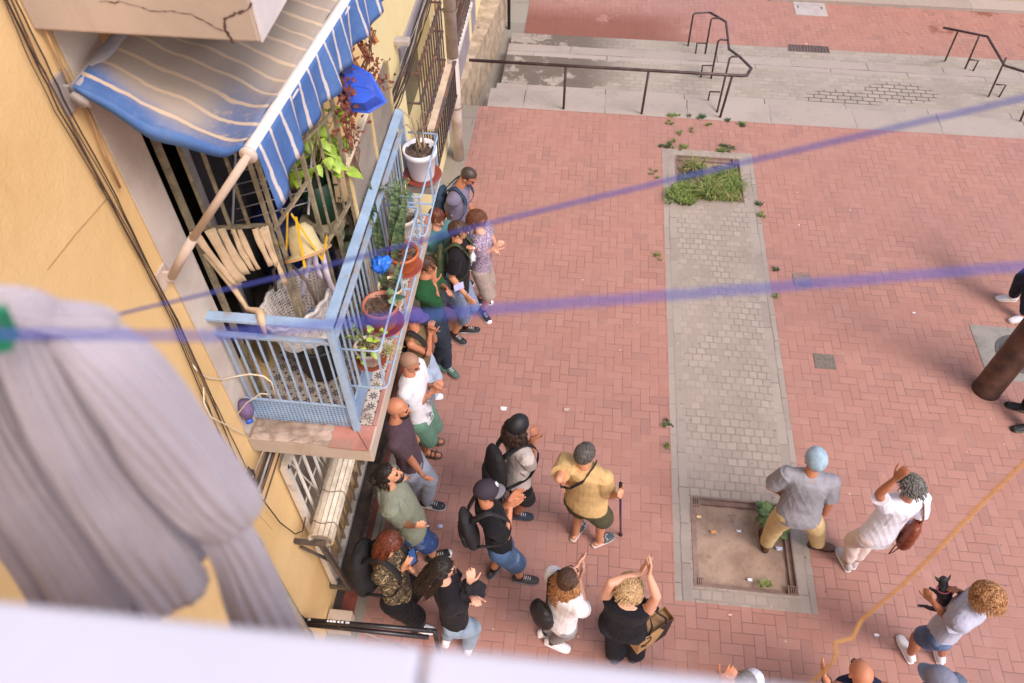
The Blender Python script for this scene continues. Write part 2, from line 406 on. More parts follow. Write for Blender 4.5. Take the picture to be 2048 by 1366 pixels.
# manhole
a = atz(2003, 700); t = thing('manhole', (a.x + .2, a.y, 0), 'round ridged manhole cover in a square concrete surround behind the brown post', 'manhole')
c0 = V(a.x + .22, a.y - .05, 0)
mb = MB().box(c0.x - .5, c0.x + .5, c0.y - .42, c0.y + .42, -.03, .006); obj('surround', mb, mat(hx('#8d8783'), .85, .2, 6, .4, dirt=hx('#6a6460')), t)
mb = MB().lathe([(.0, .006), (.30, .006), (.30, .014), (.27, .014), (.27, .009), (.25, .009), (.25, .014), (.18, .014), (.18, .010), (.12, .010), (.12, .014), (.0, .014)], c0, 40)
for q in range(24):
    an = q * PI / 12; d = V(math.cos(an), math.sin(an), 0); mb.bar(c0 + d * .19 + V(0, 0, .014), c0 + d * .235 + V(0, 0, .014), .018, .006)
obj('cover', mb, mat(hx('#6f6b68'), .45, .2, 20, .3, metal=.6, dirt=hx('#555050')), t)
# drain grate + pale slab on the lower street
a = atz(1617, 98, -.42); t = thing('drain_grate', (a.x, a.y, -.42), 'long perforated drain grate at the edge of the lower street', 'drain')
mb = MB(); L = .36; dW = .10
obj('sump', MB().box(a.x - L, a.x + L, a.y - dW, a.y + dW, -.425, -.417), mat(hx('#1c1a1a')), t)
for q in range(14):
    X = a.x - L + 2 * L * q / 13; mb.box(X - .008, X + .008, a.y - dW, a.y + dW, -.417, -.405)
for q in range(6):
    Y = a.y - dW + 2 * dW * q / 5; mb.box(a.x - L, a.x + L, Y - .007, Y + .007, -.416, -.407)
obj('grate', mb, mat(hx('#6a5c5a'), .6), t)
a0 = atz(1585, 2, -.56); a1 = atz(1650, 33, -.56)
t = thing('slab_cover', (a0.x, a1.y, -.56), 'pale two-piece concrete cover with lifting slots in the lower street', 'slab cover')
for q in range(3):
    y0 = a1.y + q * .42; obj('slab', MB().box(a0.x, a0.x + .62, y0, y0 + .412, -.58, -.552), mat(hx('#a8a0a0'), .8, .1), t)
    sl_ = MB(); [sl_.box(a0.x + .06 + k * .46, a0.x + .09 + k * .46, y0 + .28, y0 + .36, -.555, -.5505) for k in (0, 1)]
    obj('lifting_slot', sl_, mat(hx('#4a4545')), t)
# far stone wall top right
stone = make_blocks('old_stone', .42, .20, hx('#7a7068'), hx('#958a80'), hx('#4a423c'), .02, .8)
def wallmat(name, c1, c2, sc_=1.5, bs=.5, blot=None, damt=.5):
    m, nt, b, tc = newmat(name); p = geopos(nt)
    a = noi(nt, p, sc_, 6, .6); f = noi(nt, p, 60, 4); g = noi(nt, scalev(nt, p, (1, 1, .18)), 5, 5, .65)
    c = mixc(nt, a.sm(.3, .7), c1, c2)
    if blot: c = mixc(nt, g.sm(.56, .75) * damt, c, blot)
    nt.links.new(c, b.inputs['Base Color']); b.inputs['Roughness'].default_value = .88; bump(nt, b, a * .4 + f * .25 + noi(nt, p, 9, 5) * .5, bs, .012); return m
M_stonew = wallmat('rubble_stone', hx('#8f7d69'), hx('#b9a48c'), 5, 1.0, hx('#5d4c3f'), .9)
w_ = MB().box(4.2, 40, 16.15, 16.6, -.8, 2.5); t = obj('stone_wall', w_, M_stonew, at=(4.2, 16.15, -.56)); tag(t, 'dark old stone wall along the far side of the lower street', 'wall')
w_ = MB().box(3.6, 40, 15.75, 16.15, -.8, -.50); t = obj('pavement_strip', w_, M_step); t['kind'] = 'structure'

# ---------------------------------------------------------------- handrails
railm = mat(hx('#4a3a3c'), .55, .15, 10, .1, metal=.3, dirt=hx('#6a5a58'))
def rail_thing(lab, loc): return thing('handrail', loc, lab, 'handrail')
zt = .84
A = atz(938, 121, zt); B = atz(1490, 151, zt); By = (A.y + B.y) / 2; 
t = rail_thing('long brown tubular handrail guarding the top of the steps', (-.27, Y1, 0))
Cn = atz(1503, 138, zt)
mb = MB().tube([(A.x, By, zt), (B.x - .05, By, zt), (B.x + .03, By + .02, zt), (B.x + .06, By + .10, zt), (Cn.x, By + .22, zt)], .024, 8)
# returning rail that follows the steps down
r1 = [(1500, 131, zt), (1480, 114, .74), (1458, 98, .56), (1452, 44, .42), (1441, 37, .30), (1420, 25, .22)]
pts = [V(Cn.x, By + .22, zt)] + [atz(*q) for q in r1[1:]]
mb.tube(pts, .020, 8); obj('rail', mb, railm, t, True)
for (bx, by, zb) in ((1127, 218, 0), (1283, 228, 0), (1440, 235, 0)):
    p = atz(bx, by, zb); obj('post', MB().tube([p + V(0, 0, zb), V(p.x, By, zt)], .019, 8), railm, t, True)
for (bx, by, zb, kx, ky, ax, ay, zz) in ((1434, 225, 0.0, 1460, 113, 1479, 113, .74), (1422, 157, -.28, 1437, 79, 1456, 80, .5), (1410, 108, -.28, 1423, 36, 1441, 37, .30), (1376, 92, -.42, 1387, 26, 1420, 25, .22)):
    p = atz(bx, by, zb); q1 = atz(kx, ky, zz); q2 = atz(ax, ay, zz)
    obj('post', MB().tube([p, q1 - V(0, 0, .03), q1 + V(.03, 0, 0), q2], .016, 8), railm, t, True)
for (bx, by, zb, kx, ky, ex, ey) in ((1416, 202, -.14, 1420, 183, 1440, 184), (1402, 155, -.28, 1405, 131, 1425, 131), (1391, 107, -.28, 1394, 86, 1412, 87)):
    p = atz(bx, by, zb); q1 = atz(kx, ky, zb + .22); q2 = atz(ex, ey, zb + .22)
    obj('low_bracket', MB().tube([p, q1, q2], .014, 8), railm, t, True)
t = rail_thing('second brown handrail descending the steps at the right edge', atz(1975, 195, -.1))
mb = MB().tube([atz(1886, 55, .45), atz(1975, 73, .45), atz(2009, 131, .5), atz(2060, 147, .72), atz(2150, 175, .8)], .02, 8); obj('rail', mb, railm, t, True)
for (bx, by, zb, tx, ty, zz) in ((1890, 122, -.42, 1916, 62, .45), (1930, 138, -.28, 1959, 71, .45), (1977, 193, -.28, 2012, 116, .5), (2040, 243, 0, 2075, 160, .74)):
    obj('post', MB().tube([atz(bx, by, zb), atz(tx, ty, zz)], .016, 8), railm, t, True)
for (bx, by, kx, ky, ex, ey) in ((1946, 142, 1957, 121, 1938, 119), (1998, 194, 2012, 170, 1992, 169)):
    obj('low_bracket', MB().tube([atz(bx, by, -.28), atz(kx, ky, -.08), atz(ex, ey, -.08)], .014, 8), railm, t, True)
# brown post at the right
pb_ = atz(1972, 780); t = thing('lamp_post', pb_, 'thick rusty brown steel post standing at the right edge', 'post')
obj('shaft', MB().lathe([(.0, 0), (.155, 0), (.155, .03), (.15, .04), (.148, 2.2), (.12, 4.5), (0, 4.5)], pb_, 32), mat(hx('#54382c'), .5, .3, 9, .2, dirt=hx('#2f2220'), damt=.7), t, True)
s_ = MB(); g = []
for j in range(5):
    g.append([pb_ + V(.1512 * math.cos(a_), .1512 * math.sin(a_), 1.12 + j * .03) for a_ in [(-2.0 + .08 * i) for i in range(6)]])
s_.sheet(g); obj('sticker', s_, mat(hx('#c04a98'), .5, .3, 30), t, True)

# ---------------------------------------------------------------- weeds, litter
def leafmat(c, tr=.25, var=.35):
    m, nt, b, tc = newmat('leaf'); p = geopos(nt); n1 = noi(nt, p, 12, 3)
    col = mixc(nt, n1.sm(.3, .7), tuple(x * (1 - var) for x in c[:3]) + (1,), tuple(min(1, x * (1 + var)) for x in c[:3]) + (1,))
    nt.links.new(col, b.inputs['Base Color']); b.inputs['Roughness'].default_value = .5
    b.inputs['Transmission Weight'].default_value = 0; b.inputs['Subsurface Weight'].default_value = tr; b.inputs['Subsurface Radius'].default_value = (.01, .012, .004); b.inputs['Subsurface Scale'].default_value = .6
    return m
G_weed = leafmat(hx('#6e7f3c')); G_dark = leafmat(hx('#3f5a2e')); G_dry = leafmat(hx('#93855a'))
def tuft(mb, c, r, n, h, rnd, wd=.006):
    for _ in range(n):
        an = rnd.random() * 6.28; rr = r * math.sqrt(rnd.random()); b_ = c + V(rr * math.cos(an), rr * math.sin(an), 0)
        lean = rnd.random() * 6.28; hh = h * (.5 + rnd.random()); d = V(math.cos(lean), math.sin(lean), 0); s_ = V(-d.y, d.x, 0) * wd * (.7 + rnd.random())
        p1 = b_ + d * hh * .35 + V(0, 0, hh * .7); p2 = b_ + d * hh * (.7 + .5 * rnd.random()) + V(0, 0, hh * .75)
        mb.add([b_ - s_ * .6, b_ + s_ * .6, p1 + s_, p1 - s_, p2], [(0, 1, 2, 3), (3, 2, 4)])
rnd = random.Random(3)
mb = MB()
mbd = MB()
for _ in range(420):
    x = PB[0] + .02 + (PB[1] - PB[0] - .03) * rnd.random(); y = PB[2] + .02 + (PB[3] - PB[2]) * .82 * rnd.random() ** 1.25
    q = noise.noise(V(x * 5, y * 5, 3)) + .35 - .5 * (y - PB[2])
    if q < -.05: continue
    tuft(mb if rnd.random() < .72 else mbd, V(x, y, -.07), .05, 12, .05 + .14 * max(.1, q) * rnd.random() * 2, rnd, .0045)
for _ in range(50):
    tuft(mb, V(PB[0] - .15 + .4 * rnd.random(), PB[2] - .14 + .35 * rnd.random(), -.0), .04, 12, .08, rnd)
o = obj('dry_weed_patch', mbd, G_dry, at=(1.8, 9.3, -.07)); tag(o, None, None, None, 'stuff')
o = obj('weed_patch', mb, G_weed, at=(1.8, 8.7, -.07)); tag(o, None, None, None, 'stuff')
weeds = [(1400, 235, 22, 9), (1345, 233, 16, 8), (1342, 245, 9, 9), (1455, 243, 8, 7), (1482, 249, 8, 5), (1422, 250, 9, 7), (1483, 252, 9, 5), (1358, 266, 7, 8), (1383, 262, 6, 7), (1330, 291, 20, 12), (1347, 285, 8, 10), (1366, 296, 18, 5), (1455, 298, 24, 14), (1440, 303, 18, 8), (1307, 348, 15, 16), (1516, 410, 10, 11), (1522, 433, 10, 6), (1316, 511, 9, 7), (1342, 850, 11, 9), (1333, 893, 6, 4), (1528, 1173, 14, 9), (1552, 540, 8, 5), (1551, 594, 7, 7)]
for k, (x, y, rx, ry) in enumerate(weeds):
    c = atz(x, y); mb = MB(); r = rx / 175
    for q in range(3 + rx // 4):
        tuft(mb, c + V(rnd.gauss(0, r * .55), rnd.gauss(0, ry / 175 * .6), 0), r * (.12 + .3 * rnd.random()), int(7 + rx * .7), .018 + .03 * rnd.random(), rnd, .0038)
    o = obj('weed', mb, G_weed if k % 3 else G_dark, at=c); tag(o, 'small green weed tuft growing in the paving joints', 'weed', 'weed tufts in the paving joints')
# leafy plant in the near pit
pc = atz(1535, 1040, -.07); t = thing('broadleaf_weed', pc, 'round-leaved green plant growing in the near tree pit behind the leg', 'plant')
mb = MB(); sm_ = MB()
def rleaf(mb, c, d, r, tilt=.3, n=8, cup=.15):
    d = d.normalized(); s_ = V(-d.y, d.x, 0).normalized(); up = s_.cross(d); d2 = (d + V(0, 0, -tilt * .2)).normalized()
    pts = [c + d2 * r * (1 + .0) ]
    ring = []
    for i in range(n):
        a = 2 * PI * i / n; rad = r * (1 - .12 * math.cos(a)); ring.append(c + d2 * (rad * math.cos(a)) + s_ * (rad * .9 * math.sin(a)) + V(0, 0, -cup * r * abs(math.sin(a))))
    mb.add([c] + ring, [(0, i + 1, (i + 1) % n + 1) for i in range(n)])
for k in range(26):
    px = rnd.choice([(1528, 1018), (1524, 1034), (1530, 1050), (1566, 1062), (1560, 1078), (1553, 1058)])
    b0 = atz(px[0] + rnd.gauss(0, 7), px[1] + rnd.gauss(0, 7), .02); h = rnd.random() * .12; r = .03 + .03 * rnd.random(); an = rnd.random() * 6.28
    rleaf(mb, b0 + V(0, 0, h), V(math.cos(an), math.sin(an), -.2), r, .5); sm_.tube([V(b0.x, b0.y, -.07), b0 + V(0, 0, h)], .003, 4)
obj('leaves', mb, leafmat(hx('#586f3c')), t); obj('stem', sm_, G_weed, t)
# litter
lit = [(1007, 818, 10, '#dcd6d8'), (1828, 626, 5, '#d8d4dc'), (1133, 820, 7, '#b59a94'), (880, 1052, 7, '#aab4dc'), (1753, 1270, 5, '#ece8ee'), (1478, 1062, 6, '#d8dcec'), (1500, 1160, 6, '#d8dcec'), (1558, 1098, 8, '#c8cce8'), (1398, 1034, 6, '#d8b890'), (1428, 1065, 7, '#d89a60'), (1613, 88, 6, '#eab090'), (1165, 560, 3, '#d8c8c0'), (1010, 460, 3, '#c8a898'), (1240, 700, 3, '#d0c0bc'), (1460, 1230, 4, '#cdb29c'), (1700, 420, 3, '#cfc4c4'), (1598, 450, 3, '#d8ccc8')]
for k, (x, y, r, col) in enumerate(lit):
    z = -.05 if (1390 < x < 1590 and 1000 < y < 1190) else (-.4 if y < 90 else 0); c = atz(x, y, z + .01); s_ = r / 240
    mb = MB(); g = []
    for j in range(4): g.append([c + V(s_ * (i - 1.5) * .6 + rnd.gauss(0, s_ * .12), s_ * (j - 1.5) * .35 + rnd.gauss(0, s_ * .1), rnd.random() * s_ * .45) for i in range(4)])
    mb.sheet(g, .001); o = obj('litter', mb, mat(hx(col), .7), at=c); tag(o, 'small crumpled scrap of litter lying on the ground', 'litter', 'scraps of litter on the plaza')
# ---------------------------------------------------------------- building
M_yel = wallmat('yellow_render', hx('#d6b27a'), hx('#dfbe8a'), 1.4, .7, hx('#c39a70'), .35)
M_yel2 = wallmat('pale_yellow_render', hx('#d9c894'), hx('#e0d0a2'), 1.1, .25, hx('#cbb06a'), .3)
M_white = wallmat('peeling_white_paint', hx('#b7aaa0'), hx('#cbbfb6'), 4, .6, hx('#8a7766'), .7)
M_grey = wallmat('grey_paint', hx('#857c84'), hx('#968c93'), 2, .3)
M_slab = wallmat('concrete_render', hx('#a8998c'), hx('#bcaa9b'), 1.6, .35, hx('#8c6c50'), .5)
bld = thing('apartment_building', (XW, 2.5, 0), 'yellow rendered apartment building filling the left side, with a white door surround', 'building')
def facade(y0, y1, z0, z1, holes, m, name='wall', X=XW):
    ys = sorted({y0, y1} | {h[k] for h in holes for k in (0, 1)}); zs = sorted({z0, z1} | {h[k] for h in holes for k in (2, 3)})
    mb = MB()
    for a, b in zip(ys, ys[1:]):
        for c, d in zip(zs, zs[1:]):
            if any(h[0] <= a and b <= h[1] and h[2] <= c and d <= h[3] for h in holes): continue
            mb.add([(X, a, c), (X, b, c), (X, b, d), (X, a, d)], [(0, 1, 2, 3)])
    for h in holes:
        x2 = X - .25
        mb.add([(X, h[0], h[2]), (X, h[1], h[2]), (X, h[1], h[3]), (X, h[0], h[3]), (x2, h[0], h[2]), (x2, h[1], h[2]), (x2, h[1], h[3]), (x2, h[0], h[3])], [(0, 1, 5, 4), (1, 2, 6, 5), (2, 3, 7, 6), (3, 0, 4, 7)])
    return obj(name, mb, m, bld)
DH = (2.74, 4.55, 3.05, 5.6)
facade(-6, 6.3, 0, 14, [DH, (2.72, 4.5, .32, 2.42)], M_yel)
facade(6.3, 14.2, -.6, 14, [(7.45, 9.0, 1.5, 2.6), (10.3, 11.85, 1.1, 2.6)], M_yel2, 'wall', XW + .004)
# door surround
mb = MB(); mb.box(XW + .004, XW + .012, 2.50, 2.735, 3.06, 5.84); obj('door_surround', mb, M_white, bld)
# room behind the balcony door
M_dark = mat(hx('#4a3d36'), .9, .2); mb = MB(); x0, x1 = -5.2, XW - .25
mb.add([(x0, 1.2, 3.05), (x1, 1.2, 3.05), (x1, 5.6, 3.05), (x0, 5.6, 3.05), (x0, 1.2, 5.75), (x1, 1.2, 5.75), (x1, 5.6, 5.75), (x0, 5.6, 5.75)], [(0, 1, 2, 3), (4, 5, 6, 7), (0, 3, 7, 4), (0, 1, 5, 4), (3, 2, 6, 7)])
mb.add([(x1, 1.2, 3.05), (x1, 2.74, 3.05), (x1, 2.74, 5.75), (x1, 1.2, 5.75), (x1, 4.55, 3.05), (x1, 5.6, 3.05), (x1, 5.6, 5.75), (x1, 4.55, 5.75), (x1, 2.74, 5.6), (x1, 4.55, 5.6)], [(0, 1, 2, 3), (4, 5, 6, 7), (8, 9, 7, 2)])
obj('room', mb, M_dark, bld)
# upper slab
ys0 = 2.42
mb = MB().box(XW, -1.125, ys0, 6.2, 5.85, 6.3); obj('upper_balcony_slab', mb, M_slab, bld, bevel=.01)
mb = MB().box(-1.1245, -1.118, ys0 + .004, 6.2, 5.852, 6.3); obj('slab_edge', mb, mat(hx('#cfc6c8'), .85, .08, 4, .3), bld)
rnd = random.Random(11)
def crack(px, w=.006, Y=ys0 - .0025):
    mb = MB(); P = []
    for (a, b) in zip(px, px[1:]):
        for k in range(5):
            t = k / 5; p = aty(a[0] + (b[0] - a[0]) * t + rnd.gauss(0, 1.6), a[1] + (b[1] - a[1]) * t + rnd.gauss(0, 1.6), Y); P.append(p)
    for a, b in zip(P, P[1:]):
        d = (b - a).normalized(); s_ = V(-d.z, 0, d.x) * w * (.25 + .7 * rnd.random()) / 2; mb.add([a - s_, a + s_, b + s_, b - s_], [(0, 1, 2, 3)])
    return mb
ck = mat(hx('#5a4240'), .9)
obj('crack', crack([(200, 3), (250, 5), (300, 22), (345, 22), (390, 32), (430, 57), (452, 63)], .005), ck, bld)
obj('crack', crack([(502, 6), (497, 20), (470, 26), (448, 40), (450, 60), (462, 75), (466, 92)], .011), ck, bld)
for pl in (((218, 392), (190, 425), (150, 470), (95, 540)), ((300, 985), (320, 1020), (330, 1060)), ((470, 960), (500, 1010), (545, 1060))):
    P = [atx(x, y, XW + .002) for x, y in pl]
    mb = MB().tube(P, .0016, 4)
    obj('seam', mb, mat(hx('#a8845c')), bld)
# shop front below the balcony
mb = MB(); mb.add([(XW - .25, 2.72, .32), (XW - .25, 4.5, .32), (XW - .25, 4.5, 2.42), (XW - .25, 2.72, 2.42)], [(0, 1, 2, 3)])
def ribs():
    m, nt, b, tc = newmat('ribbed_metal'); p = geopos(nt); x, y, z = xyz(nt, p)
    r = (y * 34.).frac(); c = mixc(nt, (r - .5).ab().sm(.30, .45), hx('#b2a99f'), hx('#5f5850')); nt.links.new(c, b.inputs['Base Color']); b.inputs['Roughness'].default_value = .6
    bump(nt, b, (r - .5).ab(), .6, .01); return m
obj('shutter', mb, ribs(), bld)
wf = mat(hx('#cfc6bb'), .6, .08, 6, .2, dirt=hx('#8f8272'))
gr = thing('window_grille', (XW + .05, 2.7, .4), 'white iron lattice grille over the ground floor window under the balcony', 'window grille')
mb = MB(); X = XW + .05
for a, b in (((2.66, .35), (2.66, 2.42)), ((4.5, .35), (4.5, 2.42)), ((2.66, .37), (4.5, .37)), ((2.66, 2.40), (4.5, 2.40))): mb.bar(V(X, *a), V(X, *b), .05, .05, up=(1, 0, 0))
obj('frame', mb, wf, gr)
for k in range(13):
    y = 2.80 + k * .135; obj('bar', MB().tube([V(X, y, .39), V(X, y, 2.38)], .014, 8), wf, gr, True)
mb = MB()
for z in (.8, 1.25, 1.7, 2.1): mb.bar(V(X - .02, 2.68, z), V(X - .02, 4.48, z), .018, .008, up=(1, 0, 0))
for k in range(7):
    mb.tube([V(X + .004, 2.7 + k * .25, .5), V(X + .004, 2.95 + k * .22, 1.5), V(X + .004, 2.75 + k * .25, 2.3)], .006, 5)
obj('lattice', mb, wf, gr)
# rolled slatted blind
bl = thing('rolled_blind', (-1.72, 2.55, 1.6), 'rolled up cream slatted blind tied with cords outside the ground floor window', 'blind')
zc = 1.66; xc = -1.73; mb = MB(); n = 15
for k in range(n):
    a = 2 * PI * k / n; a2 = 2 * PI * (k + .86) / n; p0 = V(xc + .10 * math.cos(a), 0, zc + .10 * math.sin(a)); p1 = V(xc + .10 * math.cos(a2), 0, zc + .10 * math.sin(a2)); q0 = V(xc + .085 * math.cos(a), 0, zc + .085 * math.sin(a)); q1 = V(xc + .085 * math.cos(a2), 0, zc + .085 * math.sin(a2))
    ya, yb = 2.47, 3.95; P = []
    for y in (ya, yb):
        for p in (p0, p1, q1, q0): P.append(V(p.x, y, p.z))
    mb.add(P, [(0, 1, 2, 3), (7, 6, 5, 4), (0, 4, 5, 1), (1, 5, 6, 2), (2, 6, 7, 3), (3, 7, 4, 0)])
obj('slats', mb, mat(hx('#d6c9b6'), .6, .1, 20, .2, dirt=hx('#a08c72'), damt=.7), bl)
mb = MB(); mb.lathe([(0, 0), (.084, 0), (.084, 1.44), (0, 1.44)], (0, 0, 0), 16); mb.v = [V(xc + v.x, 2.49 + v.z, zc + v.y) for v in mb.v]; obj('core', mb, mat(hx('#8d8172')), bl)
for y in (2.58, 2.85, 3.2, 3.6):
    obj('cord', MB().tube([V(xc + .104 * math.cos(a), y + .02 * math.sin(3 * a), zc + .104 * math.sin(a)) for a in [2 * PI * i / 20 for i in range(21)]], .0035, 5), mat(hx('#6b5a48')), bl)
mf = mat(hx('#4d4644'), .5, .2, 10, .2, metal=.3, dirt=hx('#7b6a5c'))
sh = thing('window_ledge', (XW, 2.7, .3), 'dark angle iron ledge projecting below the lattice window', 'window ledge')
mb = MB().box(XW, -1.74, 2.62, 4.62, .27, .32); mb.bar(V(-1.73, 2.62, .35), V(-1.73, 4.62, .35), .012, .1); obj('shelf', mb, mf, sh)
mb = MB().bar(V(-1.94, 2.46, 1.62), V(-1.70, 2.46, 1.62), .035); mb.bar(V(-1.735, 2.46, 1.6), V(-1.735, 2.60, .34), .035); mb.bar(V(-1.92, 2.47, 1.5), V(-1.735, 2.5, 1.2), .02); obj('bracket', mb, mf, sh)
mb = MB()
for k in range(22): mb.box(-1.7235, -1.721, 2.7 + k * .085, 2.712 + k * .085, .35, .362)
obj('rivets', mb, mat(hx('#b5a898')), sh)
# plinth step with red painted band
flat('red_painted_band', [(-1.87, -1.74, 2.5, 6.2)], .004, mat(hx('#7a3f36'), .8, .25, 5, .3, dirt=hx('#5a4640')))
flat('dark_wall_foot', [(-1.95, -1.87, 2.5, 6.2)], .004, mat(hx('#3f3836'), .9))
tag(obj('kerb_block', MB().box(-1.94, -1.72, 2.30, 2.48, 0, .16), M_slab, bevel=.01), 'small concrete block at the foot of the yellow wall by the black handrail', 'block')
# drain pipe on the near wall
t = thing('drainpipe', (-1.89, 2.0, 0), 'narrow grey drainpipe low on the near yellow wall beside the sweater sleeve', 'drainpipe')
pt = atx(513, 1092, -1.88); obj('pipe', MB().tube([V(-1.88, pt.y, 0), V(-1.88, pt.y, pt.z)], .03, 10), mat(hx('#8d8276'), .6, .2, 8, .2, dirt=hx('#5d5248')), t, True)
obj('collar', MB().tube([V(-1.88, pt.y, pt.z - .03), V(-1.88, pt.y, pt.z + .06)], .042, 10), mat(hx('#6f655b')), t, True)
obj('collar', MB().tube([V(-1.88, pt.y, .75), V(-1.88, pt.y, .85)], .038, 10), mat(hx('#6f655b')), t, True)
t = thing('entrance_handrail', (-1.9, 2.1, 0), 'black painted tubular handrail by the entrance at the bottom, its paint chipped white', 'handrail')
blk = mat(hx('#221e22'), .35, .2, 20, .1, dirt=hx('#6b6668'), dsc=14, damt=.2)
a, b = atz(612, 1240, .95), atz(869, 1262, .95); c_, d_ = atz(588, 1246, .86), atz(735, 1262, .86)
obj('rail', MB().tube([a, b], .021, 8).tube([c_, V(b.x - .05, c_.y, .86)], .021, 8), blk, t, True)
obj('post', MB().tube([b, V(b.x, b.y, .0)], .019, 8), blk, t, True)
obj('post', MB().tube([V(a.x - .02, a.y, .95), V(a.x - .04, a.y - .02, 1.15), V(a.x - .12, a.y - .02, 1.15), V(a.x - .15, a.y, .0)], .02, 8), blk, t, True)
obj('brace', MB().tube([atz(720, 1262, .8), atz(812, 1297, .3)], .01, 6), mat(hx('#8f7d70')), t, True)
mb = MB(); rnd = random.Random(5)
for k in range(9):
    p = a.lerp(b, .02 + .33 * rnd.random()) + V(0, .0, .0215); mb.obox(p, V(.012 * rnd.random() + .004, 0, 0), V(0, .008, 0), V(0, 0, .001))
obj('paint_chips', mb, mat(hx('#d8d4d8')), t)
# ---------- far facade
gm = mat(hx('#574a48'), .6, .2, 10, .1, dirt=hx('#8a5f45'))
t = thing('barred_window', (XW, 7.5, 1.5), 'brown barred window with a projecting basket grille, just past the balcony', 'window')
obj('pane', MB().box(XW - .2, XW - .18, 7.45, 9.0, 1.5, 2.6), mat(hx('#3d3a3a'), .3), t)
obj('shutter_box', MB().box(XW + .006, XW + .03, 7.35, 9.1, 2.6, 2.92), M_grey, t)
mb = MB()
for z, xx in ((2.56, -1.80), (2.19, -1.80), (1.80, -1.80)): mb.bar(V(xx, 7.47, z), V(xx, 9.05, z), .035, .012); mb.bar(V(XW, 7.48, z), V(xx, 7.48, z), .02); mb.bar(V(XW, 9.04, z), V(xx, 9.04, z), .02)
mb.bar(V(-1.69, 7.5, 1.72), V(-1.69, 9.15, 1.72), .05, .02); mb.bar(V(-1.69, 7.5, 1.22), V(-1.69, 9.15, 1.22), .03, .012)
obj('grille_band', mb, gm, t)
for k in range(12):
    y = 7.52 + k * .137; obj('bar', MB().bar(V(-1.80, y, 1.3), V(-1.80, y, 2.62), .016), gm, t)
mb = MB()
for k in range(13):
    y = 7.54 + k * .13; mb.bar(V(-1.69, y, 1.22), V(-1.69, y, 1.72), .02)
obj('basket', mb, mat(hx('#3e3336')), t)
obj('roller_slats', MB().box(-1.78, -1.7, 7.6, 9.0, 1.74, 1.77), mat(hx('#c9b39a')), t)
t = thing('barred_window', (XW, 10.3, 1.1), 'tall barred window with a pale sill beyond the drainpipe', 'window')
obj('pane', MB().box(XW - .2, XW - .18, 10.3, 11.85, 1.1, 2.6), mat(hx('#6a6466'), .3), t)
obj('sill', MB().box(XW - .1, XW + .10, 10.22, 11.9, 1.04, 1.10), mat(hx('#cfc6c0')), t)
for k in range(13):
    y = 10.36 + k * .12; obj('bar', MB().bar(V(XW + .07, y, 1.1), V(XW + .07, y, 2.65), .016), gm, t)
mb = MB(); [mb.bar(V(XW + .07, 10.3, z), V(XW + .07, 11.85, z), .02) for z in (1.4, 2.2)]; obj('grille_band', mb, gm, t)
mb = MB().box(XW + .006, XW + .012, 9.75, 12.0, 0, 1.04); obj('dado', mb, M_grey, bld)
mb = MB().box(XW + .006, XW + .014, 12.3, 12.75, -.2, 3); obj('grey_strip', mb, M_grey, bld)
# old stone wall stub along the steps
mb = MB(); g = []
for j in range(60):
    y = 10.42 + j * .16; x = XW + .02 + min(1, (y - 10.4) / 3.2) * .33; g.append([V(x + .035 * noise.noise(V(y * 3, z * 3, 0)) + .02 * noise.noise(V(y * 11, z * 11, 4)), y, z) for z in [-.62 + q * .06 for q in range(16)]])
mb.sheet(g); k = len(g); 
top = [[g[j][-1], V(XW, g[j][-1].y, g[j][-1].z + .04)] for j in range(k)]; mb.sheet(top)
o = obj('rubble_wall', mb, M_stonew, at=(XW, 10.4, -.6), smooth=True); tag(o, 'rough ochre rubble stone wall base running beside the steps', 'wall')
t = thing('black_pipe', atz(1018, 55, -.57), 'thin black pipe at the end of the rubble wall', 'pipe'); p_ = atz(1018, 58, -.57)
obj('pipe', MB().tube([p_, p_ + V(0, 0, 3)], .03, 8), mat(hx('#2b2628')), t, True)
t = thing('downpipe', (-1.74, 9.36, 0), 'thick beige rainwater downpipe on the far facade, reaching the ground', 'downpipe')
pm = mat(hx('#bcaea6'), .6, .12, 4, .1, dirt=hx('#8d7a6c'))
obj('pipe', MB().tube([V(-1.75, 9.36, 0), V(-1.75, 9.36, 1.7)], .078, 16), pm, t, True); obj('pipe', MB().tube([V(-1.75, 9.36, 1.66), V(-1.75, 9.36, 9)], .080, 16), pm, t, True)
for z in (.9, 2.3, 3.4):
    obj('bracket', MB().lathe([(.088, -.012), (.094, -.012), (.094, .012), (.088, .012)], (-1.75, 9.36, z), 20, closed=True).bar(V(XW, 9.36, z), V(-1.84, 9.36, z), .02), mat(hx('#8a7668')), t)
obj('conduit', MB().tube([V(-1.9, 9.2, .5), V(-1.9, 9.2, 5)], .012, 6), mat(hx('#b07a50')), t, True)
# ---------- cables
cabc = [hx('#3a2c28'), hx('#2c2423'), hx('#5a4034'), hx('#6a5244')]
t = thing('cable_run', (-1.92, 2.35, 3), 'bunch of thin dark cables running down the near yellow wall', 'cables'); rnd = random.Random(21)
base = [(-40, -110), (20, 0), (75, 120), (122, 220), (215, 390), (290, 530), (350, 640), (420, 790), (462, 890), (492, 960)]
for k in range(6):
    off = [rnd.gauss(0, 2.2) for _ in base]; sp = (k - 2.5) * 3.4
    pts = [atx(x + sp * (1 + .8 * math.sin(i * .9 + k)) + off[i], y, XW + .02 + .01 * rnd.random()) for i, (x, y) in enumerate(base)]
    fine = []
    for a, b in zip(pts, pts[1:]):
        for q in range(4): fine.append(a.lerp(b, q / 4) + V(0, rnd.gauss(0, .0015), 0))
    obj('cable', MB().tube(fine + [pts[-1]], .0022 + .0010 * (k % 2), 5), mat(cabc[k % 4], .6), t, True)
